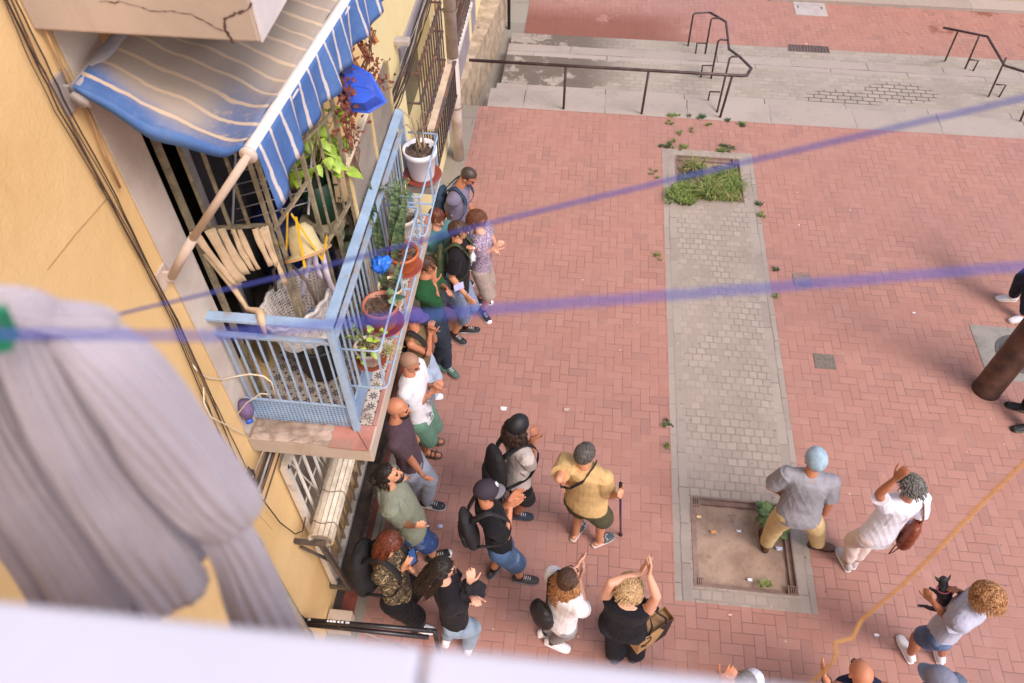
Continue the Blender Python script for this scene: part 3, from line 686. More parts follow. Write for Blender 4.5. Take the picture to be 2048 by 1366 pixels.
obj('cable', MB().tube([atx(x, y, XW + .03) for x, y in ((60, -30), (95, 70), (135, 160), (180, 230), (205, 300), (240, 375))], .006, 6), mat(hx('#b08a62'), .7), t, True)
t = thing('cable_bundle', (-1.9, 2.4, 2.85), 'thick sagging bundle of dark cables running along the facade under the balcony', 'cables')
for k in range(16):
    pts = []
    dz = rnd.gauss(0, .045); dx = .02 + .05 * rnd.random()
    for j in range(26):
        y = 2.26 + j * .42; s_ = math.sin((y + k * .1) * 2.1) * .02
        pts.append(V(XW + .02 + dx + .01 * math.sin(y * 5 + k), y, 2.78 + dz * (1 + .5 * math.sin(y * 1.3 + k)) + s_ - (.12 if k % 5 == 0 and 6 < y < 9 else 0) * math.sin((y - 6) / 3 * PI)))
    obj('cable', MB().tube(pts, .005 + .004 * rnd.random(), 5), mat(cabc[k % 3] if k % 4 else hx('#8b857f'), .6), t, True)
c0 = atx(497, 965, XW + .05)
for k in range(7):
    pts = [c0 + V(.03 * rnd.random(), .05 * math.cos(a + k) * (1 + .3 * rnd.random()), .09 * math.sin(a * 1.3 + k)) for a in [i * .6 for i in range(11)]]
    obj('loop', MB().tube(pts, .0045, 5), mat(cabc[k % 3], .6), t, True)
obj('loop', MB().tube([atx(x, y, XW + .06) for x, y in ((512, 985), (530, 1005), (560, 1045), (590, 1068), (605, 1062), (612, 1030), (610, 1005))], .005, 5), mat(hx('#3a2c28'), .6), t, True)
wc = mat(hx('#d8c9ae'), .6, .1)
def wire(name, pts, lab, r=.004, m=wc): o = obj(name, MB().tube(pts, r, 6), m, None, True); return tag(o, lab, 'cable')
wire('loose_cable', [atx(x, y, XW + .02) for x, y in ((385, 730), (400, 748), (420, 756), (446, 759))] + [aty(x, y, 2.6) for x, y in ((470, 753), (500, 748), (527, 752), (543, 764), (551, 790))], 'cream cable looping over the near balcony railing', .005)
wire('loose_cable', [atx(x, y, XW + .03) for x, y in ((407, 775), (408, 805), (422, 834), (459, 853), (485, 867))] + [aty(500, 869, 2.5)], 'cream cable end curling under the purple bottle', .0045)
wire('loose_cable', [aty(x, y, 2.5) for x, y in ((466, 860), (467, 838), (493, 806), (522, 787), (535, 788))], 'thin grey wire bent over the balcony kick panel', .004)
t = thing('camera_bracket', atx(790, 82, XW), 'small grey metal fixture on the far wall beside the awning', 'bracket'); p_ = atx(788, 80, XW)
obj('box', MB().box(XW, XW + .16, p_.y - .05, p_.y + .05, p_.z - .04, p_.z + .02), mat(hx('#a79d9a')), t, bevel=.01)
# ---------------------------------------------------------------- balcony
ZF = 3.05
def hyd():
    m, nt, b, tc = newmat('hydraulic_tiles'); p = geopos(nt); x, y, z = xyz(nt, p); T = .084
    def star(ox, oy, kk=4, r0=.15, r1=.20):
        u = ((x + ox) * (1 / T)).frac() - .5; v = ((y + oy) * (1 / T)).frac() - .5; r = (u * u + v * v).sqrt(); th = v.atan2(u)
        return r, th, (r.lt((th * 8).cos() * r1 * .62 + r0 + .13)) * (r.gt(.085)), r.lt(.05)
    r, th, pet, ctr = star(0, 0)
    r2, th2, pet2, ctr2 = star(T / 2, T / 2)
    dots = r2.lt(.12)
    cxn = nt.nodes.new('ShaderNodeCombineXYZ'); nt.links.new((x * (1 / T)).floor().o, cxn.inputs[0]); nt.links.new((y * (1 / T)).floor().o, cxn.inputs[1])
    wn = nt.nodes.new('ShaderNodeTexWhiteNoise'); nt.links.new(cxn.outputs[0], wn.inputs[0]); rn = E(nt, wn.outputs[0])
    pc = mixc(nt, rn.sm(.45, .55), hx('#2b2433'), hx('#5b2a2e')); pc = mixc(nt, rn.sm(.8, .85), pc, hx('#5a5a3a'))
    n1 = noi(nt, p, 9, 6, .7)
    c = mixc(nt, n1.sm(.3, .7), hx('#b7a99b'), hx('#cdc0b3'))
    c = mixc(nt, pet * .9, c, pc); c = mixc(nt, ctr * .8, c, hx('#7c4a44')); c = mixc(nt, dots * .85, c, hx('#2e2838'))
    gx = ((x * (1 / (2 * T))).frac() - .5).ab().mx(((y * (1 / (2 * T))).frac() - .5).ab()); c = mixc(nt, gx.gt(.49) * .6, c, hx('#6a5a52'))
    c = mixc(nt, noi(nt, p, 4, 6, .7).sm(.55, .7) * .35, c, hx('#6a5a4c'))
    nt.links.new(c, b.inputs['Base Color']); b.inputs['Roughness'].default_value = .45; return m
XR, YN, YE = -1.265, 2.63, 4.62         # railing lines
XO = -1.145
bal = thing('balcony', (XW, 2.49, ZF - .15), 'first floor balcony slab with flower patterned tiles and a broken red clay edge', 'balcony')
mb = MB().box(XW, XO, 2.49, 4.72, ZF - .15, ZF - .004); obj('slab', mb, M_slab, bal, bevel=.008)
flo = MB(); flo.box(XW + .001, XO - .03, 2.668, 4.68, ZF - .01, ZF + .004); obj('tile_floor', flo, hyd(), bal)
clay = mat(hx('#b0766a'), .8, .2, 6, .4, dirt=hx('#8f7a6c'), dsc=5, damt=.7)
mb = MB(); mb.box(-1.42, XO - .012, 2.483, 2.664, ZF - .012, ZF + .008); mb.box(XO - .028, XO - .004, 2.668, 4.71, ZF - .012, ZF + .010); obj('clay_edge', mb, clay, bal, bevel=.003)
g = []; rnd = random.Random(2)
for j in range(14):
    g.append([V(-1.93 + .52 * i / 22 + rnd.gauss(0, .004), 2.487 + .178 * j / 13, ZF + .004 + .018 * max(0, noise.noise(V(i * .45, j * .5, 1)) + .35)) for i in range(23)])
obj('mortar_patch', MB().sheet(g, .006), mat(hx('#9a8577'), .95, .25, 12, .8, 40, dirt=hx('#c1ada0')), bal, True)
mb = MB()
for k in range(30): mb.ell(V(-1.30 + .12 * rnd.random(), 2.68 + .12 * rnd.random(), ZF + .01), (.012 * rnd.random() + .004,) * 3, n=6, m=4)
obj('rubble', mb, mat(hx('#8f7f78'), .95), bal)
mb = MB(); mb.bar(V(-1.30, 2.66, ZF + .0085), V(XO - .02, 2.486, ZF + .0085), .004, .002); obj('crack', mb, mat(hx('#4a2f2b')), bal)
# railing
bluem = mat(hx('#97b0cc'), .4, .10, 8, .12, dirt=hx('#9c9494'), dsc=9, damt=.25)
def perf():
    m, nt, b, tc = newmat('perforated_blue_sheet'); p = geopos(nt); x, y, z = xyz(nt, p)
    u = ((x + y) * 42.).frac() - .5; v = (z * 42.).frac() - .5
    ho = (u * u + v * v).sqrt().lt(.30)
    c = mixc(nt, noi(nt, p, 9, 5).sm(.3, .7), hx('#86a4c8'), hx('#9ab4d2')); c = mixc(nt, z.sm(3.14, 3.05) * noi(nt, p, 20, 5).sm(.4, .6) * .8, c, hx('#8a7a70'))
    c = mixc(nt, (((x + y) * 30.).frac() - .5).ab().sm(.44, .5) * .4, c, hx('#5a80b4'))
    nt.links.new(c, b.inputs['Base Color']); nt.links.new((1 - ho * .85).o, b.inputs['Alpha']); b.inputs['Roughness'].default_value = .45; return m
PERF = perf()
rl = thing('balcony_railing', (XR, YN, ZF), 'light blue painted iron balcony railing with thin balusters and perforated kick panel', 'railing')
ZT, Z2 = ZF + 1.03, ZF + .88
mb = MB(); mb.box(XW, XR + .028, YN - .03, YN + .03, ZT - .012, ZT + .012); mb.box(XR - .03, XR + .028, YN + .03, YE, ZT - .012, ZT + .012); obj('top_rail', mb, bluem, rl, bevel=.004)
mb = MB(); mb.box(XW, XR - .02, YN - .016, YN + .016, Z2 - .012, Z2 + .012); mb.box(XR - .014, XR + .018, YN + .02, YE - .02, Z2 - .012, Z2 + .012); obj('middle_rail', mb, mat(hx('#8fa9c8'), .5, .15, 8, .15, dirt=hx('#a1948c'), dsc=7, damt=.8), rl, bevel=.003)
for x, y in ((XR, YN), (XR, YE)): obj('corner_post', MB().box(x - .02, x + .02, y - .02, y + .02, ZF, ZT - .013), bluem, rl, bevel=.003)
for k in range(10):
    x = XW + .05 + k * .065; obj('baluster', MB().box(x - .005, x + .005, YN - .005, YN + .005, ZF + .25, Z2 - .012), bluem, rl)
for k in range(26):
    y = YN + .07 + k * .074; obj('baluster', MB().box(XR - .005, XR + .005, y - .005, y + .005, ZF + .22, Z2 - .012), bluem, rl)
obj('kick_panel', MB().box(XW + .02, XR - .02, YN + .004, YN + .008, ZF + .02, ZF + .25), PERF, rl); obj('kick_panel', MB().box(XR + .004, XR + .008, YN + .02, YE - .02, ZF + .02, ZF + .22), PERF, rl)
mb = MB().box(XW + .01, XR - .02, YN - .006, YN + .004, ZF + .248, ZF + .262); mb.box(XR - .005, XR + .005, YN + .02, YE - .02, ZF + .218, ZF + .23); obj('panel_trim', mb, bluem, rl)
# flower racks outside the railing
def rack(y0, y1, zt_, zb, xo, lab):
    t = thing('flower_rack', (XR, y0, zb), lab, 'flower rack'); xi = XR + .03; r = .03
    def loop(z): return [V(xi, y0, z), V(xo - r, y0, z), V(xo - .008, y0 + .008, z), V(xo, y0 + r, z), V(xo, y1 - r, z), V(xo - .008, y1 - .008, z), V(xo - r, y1, z), V(xi, y1, z)]
    obj('upper_hoop', MB().tube(loop(zt_), .0065, 8), bluem, t, True); obj('lower_hoop', MB().tube(loop(zb), .0065, 8), bluem, t, True)
    for (x, y) in ((xi + .06, y0), (xi + .12, y0), (xo - .02, y0 + .02), (xo, (y0 + y1) / 2), (xo - .02, y1 - .02), (xi + .1, y1)):
        obj('upright', MB().bar(V(x, y, zb), V(x, y, zt_), .014, .004, up=(0, 1, 0)), bluem, t)
    for q in range(1, 6): obj('base_strip', MB().bar(V(xi, y0 + (y1 - y0) * q / 6, zb - .008), V(xo, y0 + (y1 - y0) * q / 6, zb - .008), .016, .005), bluem, t)
ZB = ZF + .47; XK = -1.015
rack(2.64, 3.86, ZF + .82, ZB, XK, 'pale blue flower rack holding the terracotta and cream pots, the longer one')
rack(3.96, 4.66, ZF + .82, ZB, XK, 'pale blue flower rack at the far end holding the large white pot')
# pots
def pot(px, zt_, r, h, col, lab, saucer=None, rim=.012, soil=True, dsc_=None):
    c = atz(px[0], px[1], zt_); c = V(min(max(c.x, XR + .03 + r * .9), XK - r * .75), c.y, zt_)
    t = thing('flower_pot', V(c.x, c.y, zt_ - h), lab, 'flower pot')
    pr_ = [(0, 0), (r * .68, 0), (r * .74, h * .1), (r * .93, h * .8), (r * 1.0, h * .82), (r * 1.02, h), (r * .93, h), (r * .88, h * .86), (0, h * .85)]
    obj('vessel', MB().lathe(pr_, V(c.x, c.y, zt_ - h), 36), mat(hx(col), .5, .06, 6, .05, dirt=dsc_), t, True)
    mb = MB(); rnd = random.Random(int(px[0])); g = []
    ring = [(r * .9 * q / 6) for q in range(7)]
    vs = [V(c.x, c.y, zt_ - h * .12)]; mb.add(vs, [])
    for q in ring[1:]:
        for i in range(24):
            a = 2 * PI * i / 24; mb.v.append(V(c.x + q * math.cos(a), c.y + q * math.sin(a), zt_ - h * .12 + rnd.gauss(0, .004)))
    for i in range(24): mb.f.append((0, 1 + i, 1 + (i + 1) % 24))
    for q in range(5):
        for i in range(24): a = 1 + q * 24 + i; b = 1 + q * 24 + (i + 1) % 24; mb.f.append((a, a + 24, b + 24, b))
    for _ in range(40):
        a = rnd.random() * 6.28; q = r * .85 * math.sqrt(rnd.random()); mb.ell(V(c.x + q * math.cos(a), c.y + q * math.sin(a), zt_ - h * .11), (.006 * rnd.random() + .003,) * 3, n=5, m=3)
    obj('soil', mb, mat(hx('#4a3a32'), .95, .4, 60, .6, 90, dirt=hx('#8a7462'), dsc=40), t, True)
    if saucer:
        s_ = thing('saucer', V(c.x, c.y, zt_ - h - .016), saucer[1], 'saucer'); obj('dish', MB().lathe([(0, 0), (r * .95, 0), (r * 1.18, .028), (r * 1.12, .028), (r * .9, .010), (0, .010)], V(c.x, c.y, zt_ - h - .011), 30), mat(hx(saucer[0]), .5, .1), s_, True)
    return t, c
ta, ca = pot((736, 692), ZB + .15, .085, .14, '#c9bcb2', 'small chipped white pot nearest the railing corner, on a brown saucer', ('#8f4f3c', 'brown saucer under the nearest small white pot'), dsc_=hx('#8f6f5c'))
tb, cb_ = pot((742, 606), ZB + .20, .112, .19, '#a8644c', 'wide terracotta pot with dark soil and one patterned leaf', ('#7c3a4c', 'purplish red saucer under the wide terracotta pot'))
tc_, cc = pot((781, 570), ZB + .17, .082, .16, '#cdb98e', 'cream pot holding short snake plant blades beside the blue bag')
td, cdd = pot((814, 503), ZB + .18, .105, .15, '#b9653a', 'orange terracotta pot of dried succulents', ('#a5564a', 'reddish saucer sticking out under the orange pot'))
te, ce = pot((800, 430), ZB + .20, .092, .17, '#cfc6bd', 'white pot of dry twiggy plants behind the snake plant')
tf, cf_ = pot((838, 296), ZB + .33, .122, .25, '#dcdae0', 'large glossy white pot with bare twigs at the far end of the rack', ('#8f4438', 'brown saucer under the large white pot'))
blk_ = obj('support_block', MB().box(cf_.x - .11, cf_.x + .11, cf_.y - .1, cf_.y + .1, ZB, ZB + .055), mat(hx('#8e8478'), .9, .2, 9, .4), bevel=.006); tag(blk_, 'grey block propping up the large white pot', 'block')
# plants
def blade(mb, b0, d, L, wd, bend=.2, n=7):
    d = d.normalized(); side = d.cross(V(.2, .7, .3)).normalized(); nrm = side.cross(d); rows = []
    for k in range(n + 1):
        t = k / n; wv = wd * (math.sin(PI * min(1, t * .75 + .22)) ** .8) * (1 if t < .999 else .05); c = b0 + d * L * t + nrm * (bend * L * t * t)
        rows.append([c - side * wv, c + nrm * wv * .35, c + side * wv])
    mb.sheet(rows)
def snakemat():
    m, nt, b, tc = newmat('snake_plant'); p = geopos(nt); n1 = noi(nt, scalev(nt, p, (18, 18, 60)), 1, 4, .7)
    c = mixc(nt, n1.sm(.42, .56), hx('#3f5640'), hx('#7d9268')); nt.links.new(c, b.inputs['Base Color']); b.inputs['Roughness'].default_value = .4; return m
SN = snakemat(); rnd = random.Random(8)
ts = thing('snake_plant', V(-1.19, 3.62, ZB), 'tall banded snake plant standing between the pots and the railing', 'plant')
pk = thing('planter_pot', V(-1.175, 3.60, ZB), 'dark pot hidden below the tall snake plant', 'flower pot')
obj('vessel', MB().lathe([(0, 0), (.06, 0), (.085, .15), (.078, .15), (.07, .13), (0, .13)], V(-1.175, 3.60, ZB), 24), mat(hx('#6a6a5e'), .6), pk, True)
for k in range(22):
    mb = MB(); an = rnd.random() * 6.28; blade(mb, V(-1.175 + .045 * math.cos(an), 3.60 + .05 * math.sin(an), ZB + .12), V(.20 * math.cos(an) + .0, .22 * math.sin(an) + .05, 1), .30 + .28 * rnd.random(), .022 + .008 * rnd.random(), .10)
    obj('blade', mb, SN, ts, True)
ts = thing('snake_plant', V(cc.x, cc.y, ZB + .12), 'short stubby snake plant blades in the cream pot', 'plant')
for k in range(8):
    mb = MB(); an = k * .8 + rnd.random(); blade(mb, V(cc.x + .03 * math.cos(an), cc.y + .03 * math.sin(an), ZB + .13), V(.35 * math.cos(an) + .1, .35 * math.sin(an) - .1, 1), .10 + .12 * rnd.random(), .016, .1); obj('blade', mb, SN, ts, True)
def pothos(name, c, n, spread, up, size, m, lab, stem=None, dz=0, heart=True):
    t = thing(name, c, lab, 'plant'); L = MB(); S = MB()
    for k in range(n):
        an = rnd.random() * 6.28; q = spread * math.sqrt(rnd.random()); tip = c + V(q * math.cos(an), q * math.sin(an), up * (.3 + .8 * rnd.random()) - dz * q)
        r = size * (.6 + .6 * rnd.random()); d = V(math.cos(an) + rnd.gauss(0, .4), math.sin(an) + rnd.gauss(0, .4), -.3 + rnd.gauss(0, .35)).normalized(); s_ = d.cross(V(0, 0, 1)).normalized(); nn = s_.cross(d)
        S.tube([c + V(.01 * math.cos(an), .01 * math.sin(an), 0), c.lerp(tip, .6) + V(0, 0, .02), tip], .0022, 4)
        pr_ = [(0, .0), (-.12, .42), (.2, .62), (.6, .5), (1.0, .25), (1.35, 0)]
        rt = [tip + d * r * a + s_ * r * b - nn * r * .18 * b - nn * r * .22 * a * a for a, b in pr_]; lf = [tip + d * r * a - s_ * r * b - nn * r * .18 * b - nn * r * .22 * a * a for a, b in pr_]
        mid = [tip + d * r * a - nn * r * .22 * a * a + nn * .0 for a, b in pr_]
        base_ = len(L.v); L.v += mid + rt + lf
        for i in range(5): L.f.append((base_ + i, base_ + 6 + i, base_ + 7 + i, base_ + i + 1)); L.f.append((base_ + i + 1, base_ + 13 + i, base_ + 12 + i, base_ + i))
    obj('leaves', L, m, t, True); obj('stem', S, stem or G_weed, t, True); return t
LIME = leafmat(hx('#9db545'), .3, .3)
pothos('pothos', V(ca.x, ca.y, ZB + .15), 22, .14, .10, .030, LIME, 'light green trailing plant in the nearest small white pot', dz=.3)
def twigs(name, c, n, h, spread, m, lab, r=.0022, curl=0):
    t = thing(name, c, lab, 'plant'); mb = MB()
    for k in range(n):
        an = rnd.random() * 6.28; q = spread * rnd.random(); pts = [c + V(.02 * math.cos(an), .02 * math.sin(an), 0)]
        for j in range(1, 6):
            f = j / 5; pts.append(c + V((q * f + curl * math.sin(f * 5 + k)) * math.cos(an) + rnd.gauss(0, .006), (q * f + curl * math.cos(f * 4 + k)) * math.sin(an) + rnd.gauss(0, .006), h * f * (.5 + .5 * rnd.random())))
        mb.tube(pts, [r, r, r * .9, r * .8, r * .6, r * .4], 5)
    obj('twig', mb, m, t, True); return t
dryb = mat(hx('#9a7a62'), .8, .3); twigs('dried_plant', V(ca.x, ca.y, ZB + .12), 60, .07, .10, mat(hx('#b09a78'), .8, .3), 'pale dry stalks in the nearest small white pot', .002, .03)
twigs('trailing_weed', V(ca.x + .10, ca.y + .06, ZB + .04), 60, .06, .12, leafmat(hx('#b5ad7c')), 'wispy pale weed spilling over the outer edge of the rack', .0018, .02)
twigs('bare_shrub', V(cf_.x, cf_.y, ZB + .30), 5, .50, .12, mat(hx('#a08a72'), .8, .2), 'bare twisted twigs rising from the large white pot', .008, .03)
twigs('dried_succulent', V(cdd.x, cdd.y, ZB + .16), 46, .12, .11, mat(hx('#8a5a48'), .8, .4), 'brown withered succulent in the orange pot', .005, .02)
twigs('dried_plant', V(ce.x, ce.y, ZB + .18), 40, .12, .12, mat(hx('#a9a184'), .8, .3), 'tangle of dry stems in the white pot behind', .0022, .03)
pothos('feathery_plant', V(-1.17, 3.95, ZB + .22), 40, .10, .26, .018, leafmat(hx('#566b42')), 'small feathery green plant beside the snake plant top')
pothos('patterned_leaf_plant', V(cb_.x + .05, cb_.y + .03, ZB + .2), 3, .03, .04, .055, SN, 'single striped leaf rosette in the wide terracotta pot')
twigs('dead_leaves', V(cb_.x, cb_.y, ZB + .165), 30, .03, .09, mat(hx('#6e5242'), .9, .4), 'curled dead leaves on the soil of the wide terracotta pot', .005, .01)
# crumpled blue bag
c = atz(762, 528, ZB + .30); mb = MB(); rr = random.Random(4)
mb.ell(c, (.055, .055, .05), n=26, m=18)
for i, v in enumerate(mb.v):
    d = (v - c); k = 1 + .55 * noise.noise(d * 38) + .3 * noise.noise(d * 90); mb.v[i] = c + d * k
tag(obj('plastic_bag', mb, mat(hx('#2c6fd8'), .35, .2, 20, .2), None, True), 'crumpled bright blue plastic bag tucked among the snake plants', 'bag')
# ---------------------------------------------------------------- cage inside the balcony
woodm = mat(hx('#93876f'), .75, .25, 14, .3, dirt=hx('#5f5444'), dsc=12, damt=.7)
SA, SB, GB = V(-1.93, 2.80, 0), V(-1.60, 3.0, 0), V(-1.32, 3.5, 0)
cg = thing('balcony_screen', (SB.x, SB.y, ZF), 'weathered square-bar metal screen standing inside the balcony under the awning', 'screen')
def on(A, B, f, z): return V(A.x + (B.x - A.x) * f, A.y + (B.y - A.y) * f, z)
ZC = 5.34
for P, w_ in ((SA, .028), (SB - V(.013, .010, 0), .020), (SB + V(.015, .014, 0), .020), (GB, .022), (on(SB, GB, .52, 0), .022)):
    obj('upright', MB().bar(V(P.x, P.y, ZF + .004), V(P.x, P.y, ZC), w_, w_, up=(1, 0, 0)), woodm, cg)
for z0, z1, A, B in ((5.18, 5.10, SA, SB), (4.56, 4.44, SA, SB), (4.40, 4.55, SB, on(SB, GB, .55, 0)), (4.05, 4.22, on(SB, GB, .55, 0), GB), (4.72, 4.83, SB, GB), (5.30, 5.30, SB, GB)):
    obj('crossbar', MB().bar(V(A.x, A.y, z0), V(B.x, B.y, z1),   .018, .018), woodm, cg)
for f in (.22, .46, .70): obj('bar', MB().bar(on(SA, SB, f, 4.55 - .1 * f), on(SA, SB, f, 5.18), .015, .015, up=(1, 0, 0)), woodm, cg)
for f, za, zb in ((.14, 4.42, 5.3), (.28, 4.45, 5.3), (.42, 4.5, 5.3), (.64, 4.1, 5.3), (.76, 4.14, 5.3), (.88, 4.18, 5.3)): obj('bar', MB().bar(on(SB, GB, f, za), on(SB, GB, f, zb), .011, .011, up=(1, 0, 0)), woodm, cg)
obj('rag', MB().ell(V(-1.57, 3.02, ZF + .03), (.06, .03, .028), n=16, m=10), mat(hx('#d29a3c'), .9, .3, 20, .8, 30), None, True); tag(bpy.data.objects['rag'], 'small yellow rag bunched at the foot of the screen post', 'rag')
# board screen
bs = thing('board_screen', (-1.31, 3.5, 4.0), 'grey board panels in cream wooden frames along the far half of the balcony', 'screen')
bdm = wallmat('weathered_board', hx('#7d7268'), hx('#94887c'), 5, .3, hx('#61564c'), .5); crm = mat(hx('#cdb583'), .6, .12, 8, .2, dirt=hx('#9a8258'))
zt_ = 4.45; z0_ = ZF + .02
obj('board', MB().box(-1.322, -1.31, 3.53, 4.06, z0_, zt_), bdm, bs); obj('board', MB().box(-1.322, -1.31, 4.10, 4.58, z0_, zt_ + .02), bdm, bs)
for y in (3.51, 4.08, 4.60): obj('frame_post', MB().box(-1.33, -1.30, y - .018, y + .018, z0_, zt_ + .01), crm, bs)
obj('frame_rail', MB().box(-1.335, -1.295, 3.49, 4.06, zt_ + .012, zt_ + .035), mat(hx('#e0cfb2'), .5), bs)
for k in range(4):
    a = atx(722 + k * 22, 116 - 2 * k, -1.36 - .0 * k); obj('slat', MB().bar(V(-1.34, 3.95 + k * .2, 4.62), V(-1.62, 4.1 + k * .2, 5.12), .04, .015), mat(hx('#b5763f'), .7, .2), bs)
# vine
t = thing('dried_vine', (-1.32, 3.6, 4.4), 'dried reddish brown vine leaves hanging beside the awning valance', 'plant'); Lf = MB(); rnd = random.Random(77)
def dleaf(mb, c, r):
    d = V(rnd.gauss(0, 1), rnd.gauss(0, 1), rnd.gauss(0, 1)).normalized(); s_ = d.orthogonal().normalized(); n_ = d.cross(s_)
    mb.add([c, c + d * r + s_ * r * .5 + n_ * r * .3, c + d * r * 1.7, c + d * r - s_ * r * .5 + n_ * r * .3], [(0, 1, 2), (0, 2, 3)])
for (x, y, sx, sy, n) in ((700, 195, 14, 24, 70), (690, 170, 10, 10, 25), (735, 120, 10, 30, 60), (745, 150, 16, 14, 50), (688, 235, 10, 20, 50), (706, 260, 9, 24, 50), (765, 165, 10, 8, 20), (725, 88, 6, 8, 20)):
    for _ in range(n): dleaf(Lf, atx(x + rnd.gauss(0, sx), y + rnd.gauss(0, sy), -1.29 + .06 * rnd.random()), .014 + .010 * rnd.random())
obj('leaves', Lf, mat(hx('#7a4436'), .8, .35, 30), t)
mb = MB()
for k in range(8): mb.tube([atx(x + rnd.gauss(0, 5), y, -1.30) for x, y in ((748, 60), (738, 110), (720, 150), (702, 200), (696, 250), (706, 300), (712, 350))], .003, 4)
obj('stem', mb, mat(hx('#6a4a3a')), t)
# blue tray
c = atx(717, 182, -1.22); t = tag(bpy.data.objects.new('plastic_tray', None), 'bright blue plastic planter tray hanging tilted at the end of the awning', 'tray'); COL.objects.link(t); t.location = c
td_ = (c - CAM).dot(CF); mb = MB()
rim = [(668, 176), (676, 138), (702, 126), (742, 148), (774, 204), (738, 226), (690, 222)]; lip = [(672, 175), (680, 142), (703, 131), (739, 152), (768, 203), (735, 221), (693, 218)]; bas = [(684, 172), (690, 152), (706, 146), (730, 158), (750, 192), (728, 206), (700, 205)]
L0 = [att(x, y, td_ + .10) for x, y in rim]; L1 = [att(x, y, td_ + .085) for x, y in rim]; L2 = [att(x, y, td_ + .08) for x, y in lip]; L3 = [att(x, y, td_) for x, y in bas]; L4 = [att(x, y, td_ + .006) for x, y in bas]; n_ = 7
def rg(a, b): return [(a * n_ + k, a * n_ + (k + 1) % n_, b * n_ + (k + 1) % n_, b * n_ + k) for k in range(n_)]
mb.add(L0 + L1 + L2 + L3, rg(0, 1) + rg(1, 2) + rg(2, 3) + [tuple(3 * n_ + k for k in range(n_))])
me = mb.mesh('shell', c); o = link('shell', me, mat(hx('#2f55c4'), .35, .15, 14, .15, 40, dirt=hx('#6a80b8'), dsc=12, damt=.3), t, False); q = o.modifiers.new('thickness', 'SOLIDIFY'); q.thickness = .003; q = o.modifiers.new('bevel', 'BEVEL'); q.width = .006; q.segments = 2
mb = MB(); [mb.bar(att(x, y, td_ - .001), att(x + 9, y - 3, td_ - .001), .006, .003) for x, y in ((694, 160), (697, 168), (700, 176), (703, 184))]; mb.bar(att(712, 172, td_ - .002), att(738, 178, td_ - .002), .004, .002); obj('slots', mb, mat(hx('#1a2f7e')), t)
# big-leaf pothos behind the gate
pp = on(SB, GB, .8, 4.35) + V(-.16, .14, 0); pothos('pothos', pp, 95, .24, .42, .062, leafmat(hx('#93b03c'), .35, .3), 'large lime green leafy plant behind the screen bars', dz=.2)
t = thing('flower_pot', pp - V(0, 0, .32), 'dark green pot under the large leafy plant', 'flower pot'); obj('vessel', MB().lathe([(0, 0), (.08, 0), (.105, .3), (.098, .3), (.08, .05), (0, .05)], pp - V(0, 0, .32), 24), mat(hx('#153e2c'), .5), t, True)
t = thing('plant_stand', pp - V(0, 0, 1.3), 'narrow dark stand holding up the green pot', 'stand'); obj('top', MB().box(pp.x - .14, pp.x + .14, pp.y - .14, pp.y + .14, pp.z - .345, pp.z - .322), woodm, t)
for a, b in ((-1, -1), (1, -1), (1, 1), (-1, 1)): obj('leg', MB().box(pp.x + a * .12 - .012, pp.x + a * .12 + .012, pp.y + b * .12 - .012, pp.y + b * .12 + .012, ZF, pp.z - .345), woodm, t)
pothos('leafy_plant', V(-1.55, 3.75, ZF + .5), 90, .28, .5, .04, G_dark, 'dense dark leafy plant low behind the screen', dz=0)
# cloth strips tied to the crossbar
cream = mat(hx('#c9ae8e'), .85, .1, 20, .3, 80); t = thing('cloth_strips', on(SA, SB, .5, 4.5), 'beige cloth strips tied over the screen crossbar and knotted to the railing', 'cloth')
for k, (f0, f1, dz) in enumerate(((.02, .30, .42), (.22, .36, .40), (.36, .46, .36), (.50, .56, .35), (.58, .64, .35), (.78, .82, .35), (.86, .90, .36), (.92, .93, .52))):
    A = on(SA, SB, f0, 4.575 - .12 * f0) - V(-.01, .03, 0); B = on(SA, SB, f1, 4.575 - dz) - V(-.03, .06 , 0); g = []
    wd = (.036, .05, .04, .026, .026, .03, .026, .02)[k]
    for j in range(9):
        q = j / 8; c = A.lerp(B, q) + V(.0, -.012 * math.sin(PI * q), 0); g.append([c + V(wd * u * .9, wd * u * .55 + .006 * math.sin(u * 3 + j * .8 + k), .004 * math.sin(j * 2.1 + k)) for u in (-.5, -.2, .2, .5)])
    obj('strip', MB().sheet(g, .003), cream, t, True)
S_ = [aty(x, y, 2.80) for x, y in ((410, 505), (440, 540), (470, 580), (495, 618))] + [V(-1.64, 2.655, ZT + .04), V(-1.62, 2.60, ZT + .02), V(-1.615, 2.585, ZT - .07)]
obj('strap', MB().tube(S_, [.018, .02, .017, .014, .022, .02, .01], 8), cream, t, True)
obj('knot', MB().ell(V(-1.635, 2.64, ZT + .02), (.022, .038, .018), n=10, m=8), cream, t, True)
# hat with yellow ribbons
c = on(SB, GB, .28, 4.20) + V(.04, -.07, 0); t = thing('sun_hat', c, 'cream sun hat hung upside the bars by yellow ribbons', 'hat')
hm = mat(hx('#c8b78c'), .8, .08, 30, .4, 120); ax_ = V(.35, -.45, .8).normalized()
mb = MB().lathe([(0, .15), (.05, .148), (.078, .11), (.09, 0), (.135, -.02), (.138, -.024), (.09, -.010), (.072, .10), (0, .135)], (0, 0, 0), 28); q_ = V(0, 0, 1).rotation_difference(V(-.35, .45, .8).normalized()); mb.v = [c + q_ @ v for v in mb.v]; obj('crown', mb, hm, t, True)
mb = MB().lathe([(.112, -.013), (.140, -.018), (.140, -.027), (.112, -.02)], (0, 0, 0), 28, closed=True); mb.v = [c + q_ @ v for v in mb.v]; obj('brim', mb, mat(hx('#b98f5e'), .8), t, True)
yl = mat(hx('#e0b41c'), .5, .1)
